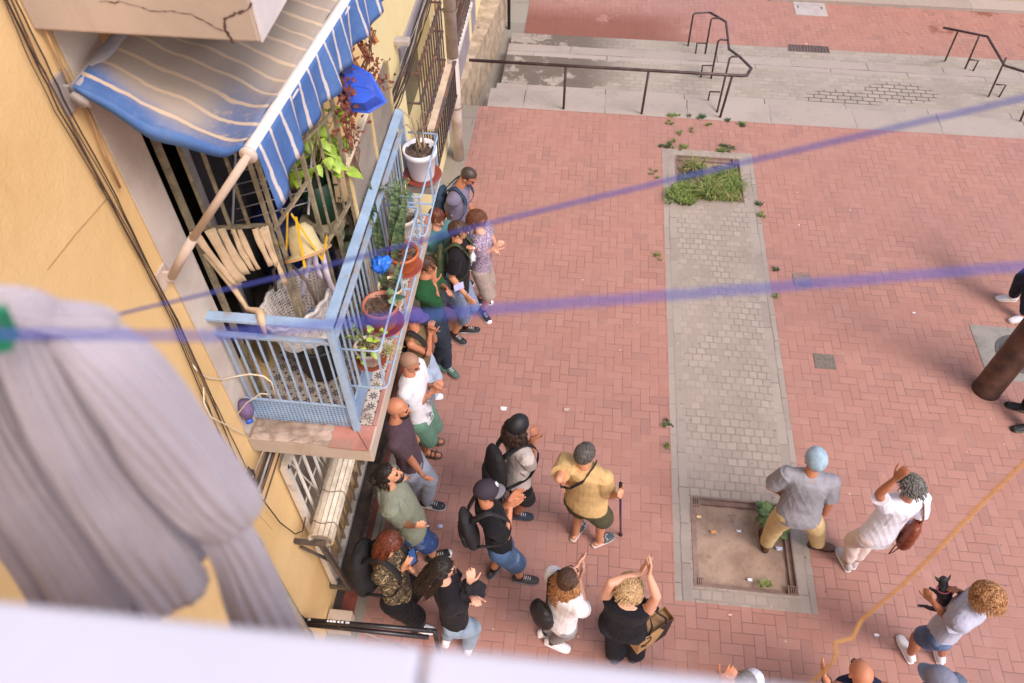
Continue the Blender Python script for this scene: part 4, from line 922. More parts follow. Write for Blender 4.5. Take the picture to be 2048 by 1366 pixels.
for a, b in (((-.11, -.04, -.02), (-.02, -.06, .32)), ((.10, -.05, -.02), (.0, -.06, .32)), ((-.11, -.04, -.02), (-.15, -.05, .18)), ((.1, -.05, -.02), (.14, .0, .12)), ((.02, -.12, -.02), (.02, -.06, .3))):
    obj('ribbon', MB().bar(c + V(*a), c + V(*b), .014, .004), yl, t)
# wicker basket
bc = V(-1.52, 3.06, ZF + .30); wk = mat(hx('#d9d0cb'), .6, .12, 30, .3, 90, dirt=hx('#8f8078'), dsc=20)
bc = V(-1.66, 3.13, ZF + .56); t = thing('wicker_basket', bc - V(0, 0, .3), 'large oval white wicker basket with an arched handle', 'basket')
ang = math.radians(72); cA, sA = math.cos(ang), math.sin(ang)
def bp(a, h, ra, rb): x = ra * math.cos(a); y = rb * math.sin(a); return bc + V(x * cA - y * sA, x * sA + y * cA, h)
mb = MB(); NS = 44
for k in range(27):
    h = -.20 + k * .0115; s_ = .72 + .28 * (k / 26) ** .7
    mb.tube([bp(2 * PI * i / 88, h, (.275 + .004 * (1 if (i // 2 + k) % 2 else -1)) * s_, (.165 + .004 * (1 if (i // 2 + k) % 2 else -1)) * s_) for i in range(89)], .0058, 5)
obj('weave', mb, wk, t, True); mb = MB()
for i in range(NS): a = 2 * PI * i / NS; mb.tube([bp(a, -.21, .275 * .72, .165 * .72), bp(a, .1, .275, .165)], .004, 4)
obj('stakes', mb, wk, t, True)
obj('rim', MB().tube([bp(2 * PI * i / 60, .11 + .012 * math.sin(i * 1.57), .282, .172) for i in range(61)], .014, 7), wk, t, True)
obj('base', MB().lathe([(0, 0), (.16, 0), (.16, .01), (0, .01)], bc - V(0, 0, .215), 30), wk, t, True)
obj('handle', MB().tube([bp(PI * .5, .1, .24, .155), bp(PI * .5, .3, .2, .12), bc + V(0, 0, .46), bp(-PI * .5, .3, .2, .12), bp(-PI * .5, .1, .24, .155)], .011, 6), mat(hx('#6a5a50')), t, True)
tb_ = MB().lathe([(0, 0), (.034, 0), (.036, .02), (.036, .15), (.014, .19), (.014, .21), (0, .21)], (0, 0, 0), 18); q_ = V(0, 0, 1).rotation_difference(V(.6, .7, .25).normalized()); p0 = bc + V(-.02, -.06, -.12); tb_.v = [p0 + q_ @ v for v in tb_.v]
tag(obj('bottle', tb_, mat(hx('#7f9fd0'), .2, .2, 30), None, True), 'pale blue ridged bottle lying in the wicker basket', 'bottle')
cloth_w = mat(hx('#cfc6dc'), .7, .06)
t = thing('white_ribbon', on(SB, GB, .5, 4.3), 'long white ribbon hanging in a loop from the screen post', 'ribbon')
for a, b in (((628, 478), (600, 600)), ((636, 485), (668, 590)), ((622, 478), (640, 560))):
    A = aty(*a, 3.20); B = aty(*b, 3.15); g = [[A.lerp(B, j / 8) + V(.018 * u, .01 * math.sin(j), 0) for u in (-1, 0, 1)] for j in range(9)]; obj('band', MB().sheet(g, .002), cloth_w, t, True)
# dark tub
t = thing('storage_tub', V(-1.62, 3.08, ZF), 'dark grey plastic tub under the white wicker basket', 'tub'); obj('body', MB().lathe([(0, 0), (.13, 0), (.165, .31), (.172, .31), (.172, .325), (.15, .325), (.12, .05), (0, .05)], V(-1.60, 3.10, ZF + .004), 28), mat(hx('#2a2c30'), .5), t, True)
t = thing('water_drum', V(-2.05, 3.5, ZF), 'dark blue plastic drum inside the doorway', 'drum'); obj('body', MB().lathe([(0, 0), (.22, 0), (.24, .05), (.24, .5), (.22, .85), (.15, .9), (0, .9)], V(-1.85, 3.7, ZF), 28), mat(hx('#1c2a5e'), .4), t, True)
t = thing('drying_rack', V(-1.8, 3.3, 4.3), 'folding white drying rack with thin wires behind the bars', 'drying rack'); mb = MB()
for k in range(7): mb.tube([V(-1.86, 3.1 + .045 * k, 4.35 + .05 * k), V(-1.50, 3.3 + .045 * k, 4.35 + .05 * k)], .004, 5)
obj('wires', mb, mat(hx('#8f8a92'), .4), t, True); [obj('side_frame', MB().tube(q, .008, 6), mat(hx('#b9b4bc'), .4), t, True) for q in ([V(-1.88, 3.05, 4.3), V(-1.86, 3.45, 4.75)], [V(-1.50, 3.25, 4.3), V(-1.48, 3.65, 4.75)])]
t = thing('wall_hanger', V(-1.9, 3.1, 5.1), 'white concertina clothes hanger fixed near the top of the screen', 'clothes hanger'); mb = MB()
for k in range(5): mb.bar(aty(345 + 22 * k, 222 + 9 * k, 3.3), aty(372 + 22 * k, 262 + 9 * k, 3.3), .014, .006); mb.bar(aty(372 + 22 * k, 216 + 9 * k, 3.32), aty(345 + 22 * k, 262 + 9 * k, 3.32), .014, .006)
obj('slats', mb, mat(hx('#c9c0bb')), t)
t = thing('curtain_pole', V(-2.0, 3.1, ZF), 'upright pale grey pole inside the doorway', 'pole'); obj('pole', MB().tube([V(-2.02, 3.12, ZF), V(-2.02, 3.12, 5.55)], .028, 10), mat(hx('#8f8a8a'), .5), t, True)
t = thing('grey_curtain', V(-2.0, 3.6, ZF), 'dark grey curtain hanging inside the doorway', 'curtain'); g = [[V(-2.12 + .04 * math.sin(i * 1.1), 3.25 + .055 * i, 5.5 - j * .24) for i in range(20)] for j in range(10)]; obj('cloth', MB().sheet(g, .004), mat(hx('#343034'), .9), t, True)
t = thing('clothes_peg', aty(458, 290, 3.0), 'pair of wooden and turquoise clothes pegs on the screen', 'clothes pegs'); obj('peg', MB().bar(aty(442, 288, 3.02), aty(472, 308, 3.02), .014, .01), mat(hx('#c98f58')), t); obj('peg', MB().bar(aty(456, 276, 3.0), aty(470, 300, 3.0), .022, .01), mat(hx('#2a93b8')), t)
# purple wrapped bottle on the slab
a, b = atx(487, 800, -1.905), atx(497, 836, -1.885); t = thing('wrapped_bottle', V(a.x, a.y, ZF), 'bottle wrapped in purple cloth with a blue cap on the slab by the wall', 'bottle')
mb = MB().tube([a, a.lerp(b, .25), a.lerp(b, .6), b], [.03, .042, .046, .026], 16)
for i, v in enumerate(mb.v): mb.v[i] = v + V(.006, .006, .006) * noise.noise(v * 50)
obj('body', mb, mat(hx('#6a567c'), .8, .2, 20, .4), t, True); obj('cap', MB().tube([b, b + (b - a).normalized() * .03], [.024, .024], 14), mat(hx('#2a62c8'), .4), t, True)
# ---------------------------------------------------------------- awning
def awn(bleach):
    m, nt, b, tc = newmat('awning_canvas'); p = geopos(nt); x, y, z = xyz(nt, p)
    s_ = ((y + noi(nt, p, 6, 3) * .04 + .035) * (1 / .112)).frac(); st_ = (s_ - .5).ab().sm(.095, .07)
    n1 = noi(nt, p, 3.5, 6, .6); n2 = noi(nt, p, 22, 5, .7)
    c = mixc(nt, n1.sm(.3, .7), hx('#41649f' if bleach else '#486fb0'), hx('#5276b4' if bleach else '#5c83c0'))
    if bleach:
        dm = ((y + x * .35 + n1 * .16).sm(1.90, 2.06) * .92) * (n2 * .3 + .78); dm = dm * (1 - (x.sm(-1.55, -1.40) * y.sm(2.95, 2.55)) * n2.sm(.3, .5) * .8); c = mixc(nt, dm, c, hx('#c2b09a'))
    c = mixc(nt, n2.sm(.5, .75) * .35, c, hx('#8f95a8'))
    c = mixc(nt, st_ * .9, c, hx('#dcc6ac' if bleach else '#e8dcd6'))
    nt.links.new(c, b.inputs['Base Color']); b.inputs['Roughness'].default_value = .8; bump(nt, b, n1, .3, .02)
    tr = nt.nodes.new('ShaderNodeBsdfTranslucent'); nt.links.new(c, tr.inputs[0]); mx = nt.nodes.new('ShaderNodeMixShader'); mx.inputs[0].default_value = .25
    out = nt.nodes['Material Output']; nt.links.new(b.outputs[0], mx.inputs[1]); nt.links.new(tr.outputs[0], mx.inputs[2]); nt.links.new(mx.outputs[0], out.inputs[0]); return m
t = thing('awning', (XW, 2.4, 5.6), 'blue canvas awning with cream stripes, dusty on top, held out by a white bar', 'awning')
B0 = V(-1.30, 2.43, 5.36); B1 = V(-1.115, 4.75, 5.36)
mb = MB().tube([B0, B1], .034, 20); obj('front_bar', mb, mat(hx('#dedadc'), .45, .05, 4, .05), t, True)
obj('end_cap', MB().tube([B0 - (B1 - B0).normalized() * .012, B0], .037, 20), mat(hx('#cbbdb6')), t, True)
R0_ = V(XW + .07, 2.40, 5.62); R1_ = V(XW + .07, 4.75, 5.62)
obj('roller', MB().tube([R0_, R1_], .035, 14), mat(hx('#8f8a90'), .4), t, True)
g = []; NU, NV = 60, 18
for j in range(NU + 1):
    u = j / NU; a = R0_.lerp(R1_, u) + V(0, -.01, .035); b = B0.lerp(B1, u) + V(-.01, 0, .036); row = []
    for i in range(NV + 1):
        v = i / NV; e = math.exp(-u * 16); sag = (.03 + .015 * e) * math.sin(PI * v); wv = .012 * math.sin(v * 13 + u * 3) * (e + .3) + .007 * math.sin(u * 40 + v * 3) + .014 * math.sin(v * 7 - u * 9) + .018 * noise.noise(V(u * 14, v * 5, 2))
        row.append(a.lerp(b, v) + V(0, -.02 * e * math.sin(PI * v), -sag + wv))
    g.append(row)
obj('canopy', MB().sheet(g, .0015), awn(True), t, True)
hem = [[p_ + V(0, -.001, 0), p_ + V(-.002, -.004 - .015 * math.sin(PI * i / NV), -.02 - .035 * math.sin(PI * i / NV) ** .7)] for i, p_ in enumerate(g[0])]
obj('side_hem', MB().sheet(hem, .0015), awn(False), t, True)
g2 = []; N = 150
for j in range(N + 1):
    u = j / N; b = B0.lerp(B1, u) + V(.034, 0, .0); dr = .20 + .018 * math.sin(u * 2.45 / .32 * 2 * PI * .5) ** 2 + (.10 * math.exp(-u * 22)); row = []
    for i in range(9):
        v = i / 8; row.append(b + V(.02 * v * math.sin(u * 60) + .018 * v + .012 * v * math.sin(u * 23), 0, -dr * v + .02 * (1 - v)))
    g2.append(row)
obj('valance', MB().sheet(g2, .0015), awn(False), t, True)
ab = atx(336, 552, XW + .03); metal = mat(hx('#c4b2a6'), .5, .08, 6, .1)
obj('arm', MB().tube([ab + V(.02, 0, 0), ab.lerp(B0, .35)], .022, 12).tube([ab.lerp(B0, .34), B0], .018, 12), metal, t, True)
obj('arm_bracket', MB().box(XW, XW + .012, ab.y - .05, ab.y + .04, ab.z - .06, ab.z + .05).box(XW + .012, XW + .05, ab.y - .008, ab.y + .008, ab.z - .035, ab.z + .03), metal, t, bevel=.002)
rb = atx(140, 186, XW + .02); 
obj('roller_bracket', MB().box(XW, XW + .014, rb.y - .06, rb.y + .05, rb.z - .07, rb.z + .08).box(XW + .014, XW + .09, rb.y - .015, rb.y + .0, rb.z - .05, rb.z + .04), mat(hx('#b3aaa8'), .4, .1, metal=.4), t, bevel=.003)
obj('gear', MB().tube([rb + V(.045, -.03, -.01), rb + V(.045, .02, -.01)], .034, 12), mat(hx('#b3aaa8'), .4), t, True)
# ---------------------------------------------------------------- people
SK = {'a': mat(hx('#c58b6c'), .55, .07, 5, .1, 150, sss=.12), 'b': mat(hx('#b97a5c'), .55, .07, 5, .1, 150, sss=.12), 'c': mat(hx('#a5694c'), .5, .07, 5, .1, 150, sss=.12), 'd': mat(hx('#d29e86'), .55, .06, 5, .1, 150, sss=.12)}
_CC = {}
def cloth(c, var=.10):
    if (c, var) in _CC: return _CC[(c, var)]
    m, nt, b, tc = newmat('cloth'); p = geopos(nt); col = hx(c); n1 = noi(nt, p, 9, 4); cr = noi(nt, scalev(nt, p, (1, 1, .35)), 9, 3, .5, 1.2); wv = noi(nt, p, 320, 2)
    k = mixc(nt, n1.sm(.3, .7), tuple(x * (1 - var) for x in col[:3]) + (1,), tuple(min(1, x * (1 + var)) for x in col[:3]) + (1,))
    k = mixc(nt, wv.sm(.4, .6) * .16, k, tuple(min(1, x * 1.5 + .01) for x in col[:3]) + (1,))
    nt.links.new(k, b.inputs['Base Color']); b.inputs['Roughness'].default_value = .92; b.inputs['Specular IOR Level'].default_value = .2; b.inputs['Sheen Weight'].default_value = .03
    bump(nt, b, (cr - .5).ab() * 1.0 + wv * .04, .6, .03); _CC[(c, var)] = m; return m
def hairmat(c1, c2, sc_=60):
    m, nt, b, tc = newmat('hair'); p = geopos(nt); n1 = noi(nt, p, sc_, 4, .7, 1.5)
    nt.links.new(mixc(nt, n1.sm(.35, .65), hx(c1), hx(c2)), b.inputs['Base Color']); b.inputs['Roughness'].default_value = .45; bump(nt, b, n1, .5, .004); return m
H_dark = hairmat('#120d0c', '#2c201b'); H_brown = hairmat('#2c1c14', '#5a3a26'); H_red = hairmat('#3c1a12', '#7c3c22'); H_grey = hairmat('#4a4644', '#8a8682'); H_blond = hairmat('#a5835c', '#d3b48a'); H_cop = hairmat('#7c4c2c', '#c79668', 45)
H_buzz = hairmat('#2e2422', '#4a3a34', 200); H_buzzg = hairmat('#3c3634', '#6a625e', 120)
DARK = mat(hx('#17110f'), .3); LIP = mat(hx('#9a5a4c'), .5); WHITE = mat(hx('#e2dfe4'), .6, .04, 20); RUB = mat(hx('#c9c4c2'), .7)
def frame(yaw, pitch=0, roll=0):
    y = math.radians(yaw); p = math.radians(pitch)
    F = V(math.cos(y) * math.cos(p), math.sin(y) * math.cos(p), math.sin(p)); R = V(math.sin(y), -math.cos(y), 0); U = R.cross(F)
    if roll: r = math.radians(roll); R, U = R * math.cos(r) + U * math.sin(r), U * math.cos(r) - R * math.sin(r)
    return R, F, U
class Fig: pass
def hand(mb, w, d, pn, s, curl=.35, spread=.12, left=False):
    d = d.normalized(); pn = (pn - d * pn.dot(d)).normalized(); lat = d.cross(pn) * (1 if left else -1)
    st_ = [(w - d * .012, lat, pn, .026, .018), (w + d * .02, lat, pn, .031, .016), (w + d * .05, lat, pn, .038, .014), (w + d * .082, lat, pn, .040, .013), (w + d * .094, lat, pn, .036, .010)]
    st_ = [(c, a, b, x * s, y * s) for c, a, b, x, y in st_]; mb.loft(st_, 12)
    for k, (o, L) in enumerate(((.030, .072), (.010, .082), (-.010, .076), (-.029, .060))):
        p = w + (d * .088 + lat * o) * s; dd = (d + lat * (o * spread * 25)).normalized(); L *= s
        for seg, fr_ in enumerate((.42, .32, .26)):
            a = curl * (1.0 if seg else .5); dd = (dd * math.cos(a) + pn * math.sin(a)).normalized(); q = p + dd * L * fr_; mb.cone(p, q, (.0098 - .0008 * seg) * s, (.0092 - .0008 * seg) * s, 8); p = q
    p = w + (d * .022 + lat * .026) * s; dd = (lat * .75 + d * .62 + pn * .25).normalized()
    for L, r in ((.042, .013), (.032, .011), (.026, .010)): q = p + dd * L * s; mb.cone(p, q, r * s, r * .9 * s, 8); p = q; dd = (dd + d * .45 + pn * .12).normalized()
def ik(a, c, l1, l2, pole):
    d = c - a; L = d.length
    if L > (l1 + l2) * .995: k = L / ((l1 + l2) * .995); l1 *= k; l2 *= k
    d.normalize(); x = (l1 * l1 - l2 * l2 + L * L) / (2 * L); h = math.sqrt(max(0, l1 * l1 - x * x)); pl = (pole - d * pole.dot(d)).normalized(); return a + d * x + pl * h
def head_mb(mb, H, s):
    R, F, U, c = H.R, H.F, H.U, H.c
    def P(x, y, z): return c + (R * x + F * y + U * z) * s
    ax = (R, F, U)
    mb.ell(P(0, -.012, .025), (.074 * s, .094 * s, .088 * s), ax, 22, 14)
    mb.ell(P(0, .030, -.035), (.056 * s, .058 * s, .078 * s), ax, 18, 12)
    mb.ell(P(0, .058, -.092), (.026 * s, .024 * s, .020 * s), ax, 10, 8)
    mb.ell(P(0, .074, .022), (.044 * s, .014 * s, .012 * s), ax, 12, 8)
    for q in (-1, 1): mb.ell(P(.032 * q, .058, -.028), (.020 * s, .022 * s, .026 * s), ax, 10, 8); mb.ell(P(.077 * q, -.010, -.018), (.009 * s, .019 * s, .030 * s), ax, 10, 8)
    mb.cone(P(0, .086, .014), P(0, .106, -.026), .009 * s, .014 * s, 8); mb.ell(P(0, .084, -.055), (.020 * s, .012 * s, .012 * s), ax, 10, 6)
def face(H, s_, root, brow=DARK, beard=None, glasses=None, closed=False):
    s = s_ * .96; R, F, U, c = H.R, H.F, H.U, H.c
    def P(x, y, z): return c + (R * x + F * y + U * z) * s
    ax = (R, F, U); mb = MB()
    for q in (-1, 1): mb.ell(P(.030 * q, .080, -.002), (.013 * s, .007 * s, .006 * s), ax, 8, 6)
    obj('eyes', mb, DARK, root, True); mb = MB()
    for q in (-1, 1): mb.tube([P(.014 * q, .090, .016), P(.030 * q, .089, .021), P(.046 * q, .078, .015)], .0042 * s, 6)
    obj('eyebrows', mb, brow, root, True)
    obj('lips', MB().ell(P(0, .094, -.056), (.021 * s, .006 * s, .0065 * s), ax, 10, 6), LIP, root, True)
    if beard:
        mb = MB(); mb.ell(P(0, .040, -.072), (.060 * s, .056 * s, .050 * s), ax, 16, 10); mb.ell(P(0, .088, -.042), (.024 * s, .012 * s, .006 * s), ax, 8, 6)
        for i, v in enumerate(mb.v): mb.v[i] = v + U * (.004 * noise.noise(v * 90)) + F * (.004 * noise.noise(v * 70))
        # leave the cheeks and mouth open
        obj('beard', mb, beard, root, True)
    if glasses:
        gm_ = mat(hx(glasses[0]), .3); mb = MB(); ln = MB()
        for q in (-1, 1):
            cc_ = P(.032 * q, .101, -.002)
            rim = [cc_ + (R * .024 * math.cos(a) + U * .018 * math.sin(a)) * s for a in [2 * PI * i / 14 for i in range(15)]]; mb.tube(rim, .0024 * s, 5)
            mb.tube([P(.055 * q, .098, .004), P(.080 * q, .04, .004), P(.082 * q, -.01, .0)], .0025 * s, 5)
            if glasses[1]: ln.ell(cc_, (.024 * s, .003 * s, .018 * s), ax, 12, 6)
        mb.tube([P(-.010, .104, .002), P(.010, .104, .002)], .0025 * s, 5); g_ = obj('glasses', mb, gm_, root, True)
        if glasses[1]: obj('lens', ln, mat(hx(glasses[1]), .1), root, True)
def hair_shell(H, s, kind, m, root, seed=1):
    s = s * .965
    R, F, U, c = H.R, H.F, H.U, H.c; rnd = random.Random(seed)
    thick = {'buzz': .003, 'short': .008, 'long': .011, 'curly': .022, 'fluffy': .026, 'bun': .009, 'tail': .010}[kind]
    mb = MB(); n, mm = 48, 30; cc_ = c + (F * -.012 + U * .025) * s
    mb.ell(cc_, (1, 1, 1), (R, F, U), n, mm)
    for i, v in enumerate(mb.v):
        d = v - cc_; x, y, z = d.dot(R), d.dot(F), d.dot(U)
        # hairline: above the forehead, over the ears, down to the nape
        line = .34 + .18 * y if y > .35 else (-.28 if y > -.1 else -.72)
        if kind in ('long', 'curly', 'fluffy') and y <= .42: line = -.55 if y > -.1 else -.95
        w_ = 1 / (1 + math.exp(-(z - line) * 26)); nz = noise.noise(d * (9 if kind in ('curly', 'fluffy') else 5) + V(seed, 0, 0))
        str_ = 0 if kind == 'buzz' else .006 * math.sin(math.atan2(x, y) * 30 + 3 * nz)
        t = (thick * (1 + (.5 if kind in ('curly', 'fluffy') else .25) * nz) + str_ + .002) * w_ - .012 * (1 - w_)
        mb.v[i] = cc_ + (R * x * (.076 + t) + F * y * (.096 + t) + U * z * (.090 + t)) * s
    ho = obj('hair', mb, m, root, True)
    if kind != 'buzz':
        sb = MB(); N = {'short': 420, 'bun': 420, 'tail': 420, 'long': 420, 'curly': 500, 'fluffy': 600}[kind]
        for k in range(N):
            z = rnd.uniform(-.35, 1); a = rnd.random() * 2 * PI; q = math.sqrt(max(0, 1 - z * z)); d = V(q * math.cos(a), q * math.sin(a), z)
            line = .40 if d.y > .35 else (-.15 if d.y > -.1 else -.6)
            if z < line: continue
            if kind in ('bun', 'tail'): g = V(0, -1, -.15)
            elif kind in ('curly', 'fluffy'): g = V(rnd.gauss(0, 1), rnd.gauss(0, 1), rnd.gauss(0, 1))
            else: g = V(d.x * .8 + rnd.gauss(0, .35), (.5 if d.y > .2 else -.6) + rnd.gauss(0, .35), -.5)
            g = (g - d * g.dot(d)); g = g.normalized() if g.length > 1e-3 else d.orthogonal(); pts = []; L = .5 + .4 * rnd.random()
            for j in range(5):
                f = j / 4; e = (d + g * L * f).normalized(); t = thick + .003 + (.004 + (.008 if kind in ('curly', 'fluffy') else 0)) * math.sin(PI * f) * (.4 + rnd.random() * .6)
                pts.append(cc_ + (R * e.x * (.076 + t) + F * e.y * (.096 + t) + U * e.z * (.090 + t)) * s)
            sb.tube(pts, [.0012, .0026, .0028, .0022, .0006], 4)
        obj('hair_locks', sb, m, root, True)
    return ho
def strands(H, s, m, root, n, L, kind='straight', seed=1, back=True, r=.005, out=.0, side=0., drop=None, name='hair_lengths', start=.2):
    # locks falling from the back of the head
    R, F, U, c = H.R, H.F, H.U, H.c; rnd = random.Random(seed); mb = MB()
    dn = (drop or V(0, 0, -1))
    for k in range(n):
        a = PI + rnd.uniform(-1.45, 1.45) if back else rnd.random() * 6.28; e = rnd.uniform(-.5, start + .3)
        q = c + (R * math.sin(a) * -.080 * math.cos(e) + F * math.cos(a) * .100 * math.cos(e) + U * (.025 + .09 * math.sin(e))) * s
        outd = (q - c).normalized(); outd -= U * outd.dot(U) * .5; pts = [q - outd * .01]; l = L * rnd.uniform(.65, 1.05); ph = rnd.random() * 6.28; sx = side * (rnd.random())
        for j in range(1, 9):
            f = j / 8; b_ = q + outd * (.018 + out * f + .01 * math.sin(f * 3)) + dn * l * f + R * sx * f
            if kind == 'curly': w_ = .011; b_ += R * w_ * math.sin(f * 14 + ph) + F * w_ * math.cos(f * 14 + ph)
            elif kind == 'wavy': b_ += R * .007 * math.sin(f * 8 + ph) + F * .007 * math.cos(f * 7 + ph)
            pts.append(b_)
        mb.tube(pts, [r * .8, r, r, r, r, r * .9, r * .8, r * .6, r * .2], 5)
    return obj(name, mb, m, root, True)
def cap(H, s, root, m, mbrim, brimdir=0, emblem=None, beanie=False, tilt=0):
    s = s * .97
    R, F, U, c = H.R, H.F, H.U, H.c; cc_ = c + (F * -.010 + U * .030) * s
    mb = MB(); mb.ell(cc_, (1, 1, 1), (R, F, U), 32, 20)
    for i, v in enumerate(mb.v):
        d = v - cc_; x, y, z = d.dot(R), d.dot(F), d.dot(U); t = .013; zz = max(z, -.22 if not beanie else -.30)
        pl = 1 + .012 * math.cos(6 * math.atan2(x, y)) * (1 - abs(zz))
        mb.v[i] = cc_ + (R * x * (.079 + t) * pl + F * y * (.099 + t) * pl + U * zz * (.088 + t + (.012 if beanie else 0))) * s
    o = obj('cap', mb, m, root, True)
    if mbrim:
        b = math.radians(brimdir); bf = F * math.cos(b) + R * math.sin(b); br = R * math.cos(b) - F * math.sin(b); g = []
        for j in range(8):
            t = j / 7; row = []
            for i in range(15):
                u = (i / 14 - .5) * 2; a = u * 1.05; ry = .100 + t * .075 * math.sqrt(max(0, 1 - (u * .82) ** 2)); row.append(cc_ + (br * (.092 * math.sin(a) * (1 + .05 * t)) + bf * (ry * math.cos(a * .9)) + U * (-.004 - .012 * t - .022 * u * u)) * s)
            g.append(row)
        obj('brim', MB().sheet(g, .003), mbrim, o, True)
    if emblem:
        ec = cc_ + (F * .080 + U * .066) * s; n_ = (F * .72 + U * .75).normalized(); t1 = R; t2 = n_.cross(R); ec = ec + n_ * .004; em = MB()
        em.tube([ec + (t1 * math.cos(a) + t2 * math.sin(a)) * .022 for a in [2 * PI * i / 20 for i in range(21)]], .0022, 5)
        for a_, b_ in (((-.010, -.012), (-.010, .012)), ((-.010, .012), (.010, .004)), ((.010, .004), (-.006, -.002)), ((0, 0), (.012, -.014)), ((-.010, -.012), (.004, -.008))): em.bar(ec + t1 * a_[0] + t2 * a_[1], ec + t1 * b_[0] + t2 * b_[1], .004, .003)
        obj('emblem', em, WHITE, o)
    return o
def sub(root, name, mb, vox, m, sm=3, disp=None, label=None, planes=None):
    me = remesh(mb, vox, sm, disp, loc_of(root), name, planes); o = link(name, me, m, root, True)
    if label: o['label'] = label
    return o
def person(label, neck, pel, feet, toes, yaw, s=1.0, hyaw=None, hpitch=0, hroll=0, head=None, cyaw=None, el=None, er=None, wl=None, wr=None,
           skin='a', shirt=None, pants=None, shoes=None, hair=('short', H_dark), face_=None, fat=1.0, hands=(.35, .35), hdir=(None, None), seed=1, group=None, pelz=.96, knee=(None, None), zg=(0, 0), shz=1.0):
    f = Fig(); f.s = s; f.yaw = yaw
    f.N = atz(neck[0], neck[1], 1.455 * s); Rr, Ff, Uu = frame(yaw); Z = V(0, 0, 1)
    f.A = [None, None]
    if feet is None:
        g = V(f.N.x, f.N.y, 0); feet3 = [g - Rr * .11 * s, g + Rr * .11 * s]
    else: feet3 = [atz(p[0], p[1], .085 + zg[k]) for k, p in enumerate(feet)]
    feet3 = [V(p.x, p.y, .085 * s + zg[k]) for k, p in enumerate(feet3)]
    mid = (feet3[0] + feet3[1]) / 2
    P0 = V(mid.x * .55 + f.N.x * .45, mid.y * .55 + f.N.y * .45, .91 * s)
    if pel: q = atz(pel[0], pel[1], pelz * s); P0 = V(P0.x * .4 + q.x * .6, P0.y * .4 + q.y * .6, .91 * s)
    f.P = P0
    # keep legs reachable
    for k in (0, 1):
        h = P0 + Rr * (.095 if k else -.095) * s - Z * .02; d = feet3[k] - h
        if d.length > .86 * s: feet3[k] = h + d.normalized() * .86 * s; feet3[k].z = .085 * s + zg[k]
    hips = [P0 - Rr * .092 * s - Z * .03, P0 + Rr * .092 * s - Z * .03]
    cR, cF, cU = frame(yaw if cyaw is None else cyaw); f.R, f.F = cR, cF
    up = (f.N - P0).normalized(); f.up = up; f.hips = hips
    if toes is None: toe3 = [feet3[k] + Ff * .17 * s + Rr * (.04 if k else -.04) for k in (0, 1)]
    else: toe3 = [atz(p[0], p[1], .04 + zg[k]) if p else feet3[k] + Ff * .17 * s for k, p in enumerate(toes)]
    foot = []
    for k in (0, 1): d = toe3[k] - feet3[k]; d.z = 0; foot.append(d.normalized())
    knees = [ik(hips[k], feet3[k], .425 * s, .405 * s, (Ff * .7 + foot[k] * .5)) if not knee[k] else knee[k] for k in (0, 1)]
    sh = [f.N - up * .055 * s - cR * .178 * s, f.N - up * .055 * s + cR * .178 * s]; f.sh = sh
    els, wrs = [], []
    for k, (e, w_) in enumerate(((el, wl), (er, wr))):
        sg = 1 if k else -1
        E_ = onsphere(e[0], e[1], sh[k], .285 * s, e[2] == 'n') if e else sh[k] + (V(0, 0, -.27) + cR * sg * .07 - cF * .03) * s
        W_ = onsphere(w_[0], w_[1], E_, .245 * s, w_[2] == 'n') if w_ else E_ + (V(0, 0, -.23) + cF * .09) * s
        els.append(E_); wrs.append(W_)
    f.E, f.W = els, wrs
    H = Fig(); H.R, H.F, H.U = frame(yaw if hyaw is None else hyaw, hpitch, hroll)
    c = f.N + up * .155 * s + H.F * .03
    if head:
        q = atz(head[0], head[1], f.N.z + .15 * s); d = q - f.N; c = f.N + d.normalized() * min(max(d.length, .14 * s), .20 * s)
    H.c = c; f.H = H
    root = thing('person', V(mid.x, mid.y, min(zg)), label, 'person', group); f.root = root
    # body
    mb = MB(); r_ = fat
    head_mb(mb, H, s * .96)
    mb.cone(f.N - up * .03, H.c - H.U * .05 * s - H.F * .02 * s, .060 * s, .052 * s, 12)
    def tor(k, ext=0, hem=-.09):
        st_ = []
        for t, a, b, fo in ((hem, .158, .098, 0), (.0, .160, .102, .0), (.25, .142, .092, .01), (.5, .142, .094, .015), (.72, .158, .102, .01), (.86, .168, .096, 0), (.93, .153, .080, -.01), (.97, .085, .060, -.01)):
            q = f.P + (f.N - f.P) * t; rr = Rr.lerp(cR, min(1, max(0, t))).normalized(); ff = up.cross(rr).normalized()
            bel = (fat - 1) * math.exp(-((t - .25) / .35) ** 2); st_.append((q + ff * (fo + bel * .05) * s, rr, ff, (a * (1 + .6 * (fat - 1) + .5 * bel) + ext) * s, (b * (1 + .6 * (fat - 1) + .6 * bel) + ext) * s))
        return st_
    mb.loft(tor(1), 20)
    for k in (0, 1):
        mb.cone(f.N - up * .060 * s, sh[k] - up * .012, .040 * s, .046 * s, 10); mb.cone(sh[k] - up * .006, els[k], .048 * s * (1 + .4 * (fat - 1)), .038 * s, 10)
        m_ = els[k].lerp(wrs[k], .3); mb.cone(els[k], m_, .038 * s, .039 * s, 10); mb.cone(m_, wrs[k], .039 * s, .024 * s, 10)
        mb.cone(hips[k], knees[k], .080 * s, .050 * s, 12); m_ = knees[k].lerp(feet3[k], .32) - foot[k] * .012; mb.cone(knees[k], m_, .052 * s, .055 * s, 10); mb.cone(m_, feet3[k], .054 * s, .034 * s, 10)
        g0 = feet3[k] - V(0, 0, .052 * s); mb.cone(g0 - foot[k] * .03 * s, g0 + foot[k] * .15 * s - V(0, 0, .006), .031 * s, .026 * s, 10); mb.cone(feet3[k], g0 + foot[k] * .07 * s, .034 * s, .030 * s, 8)
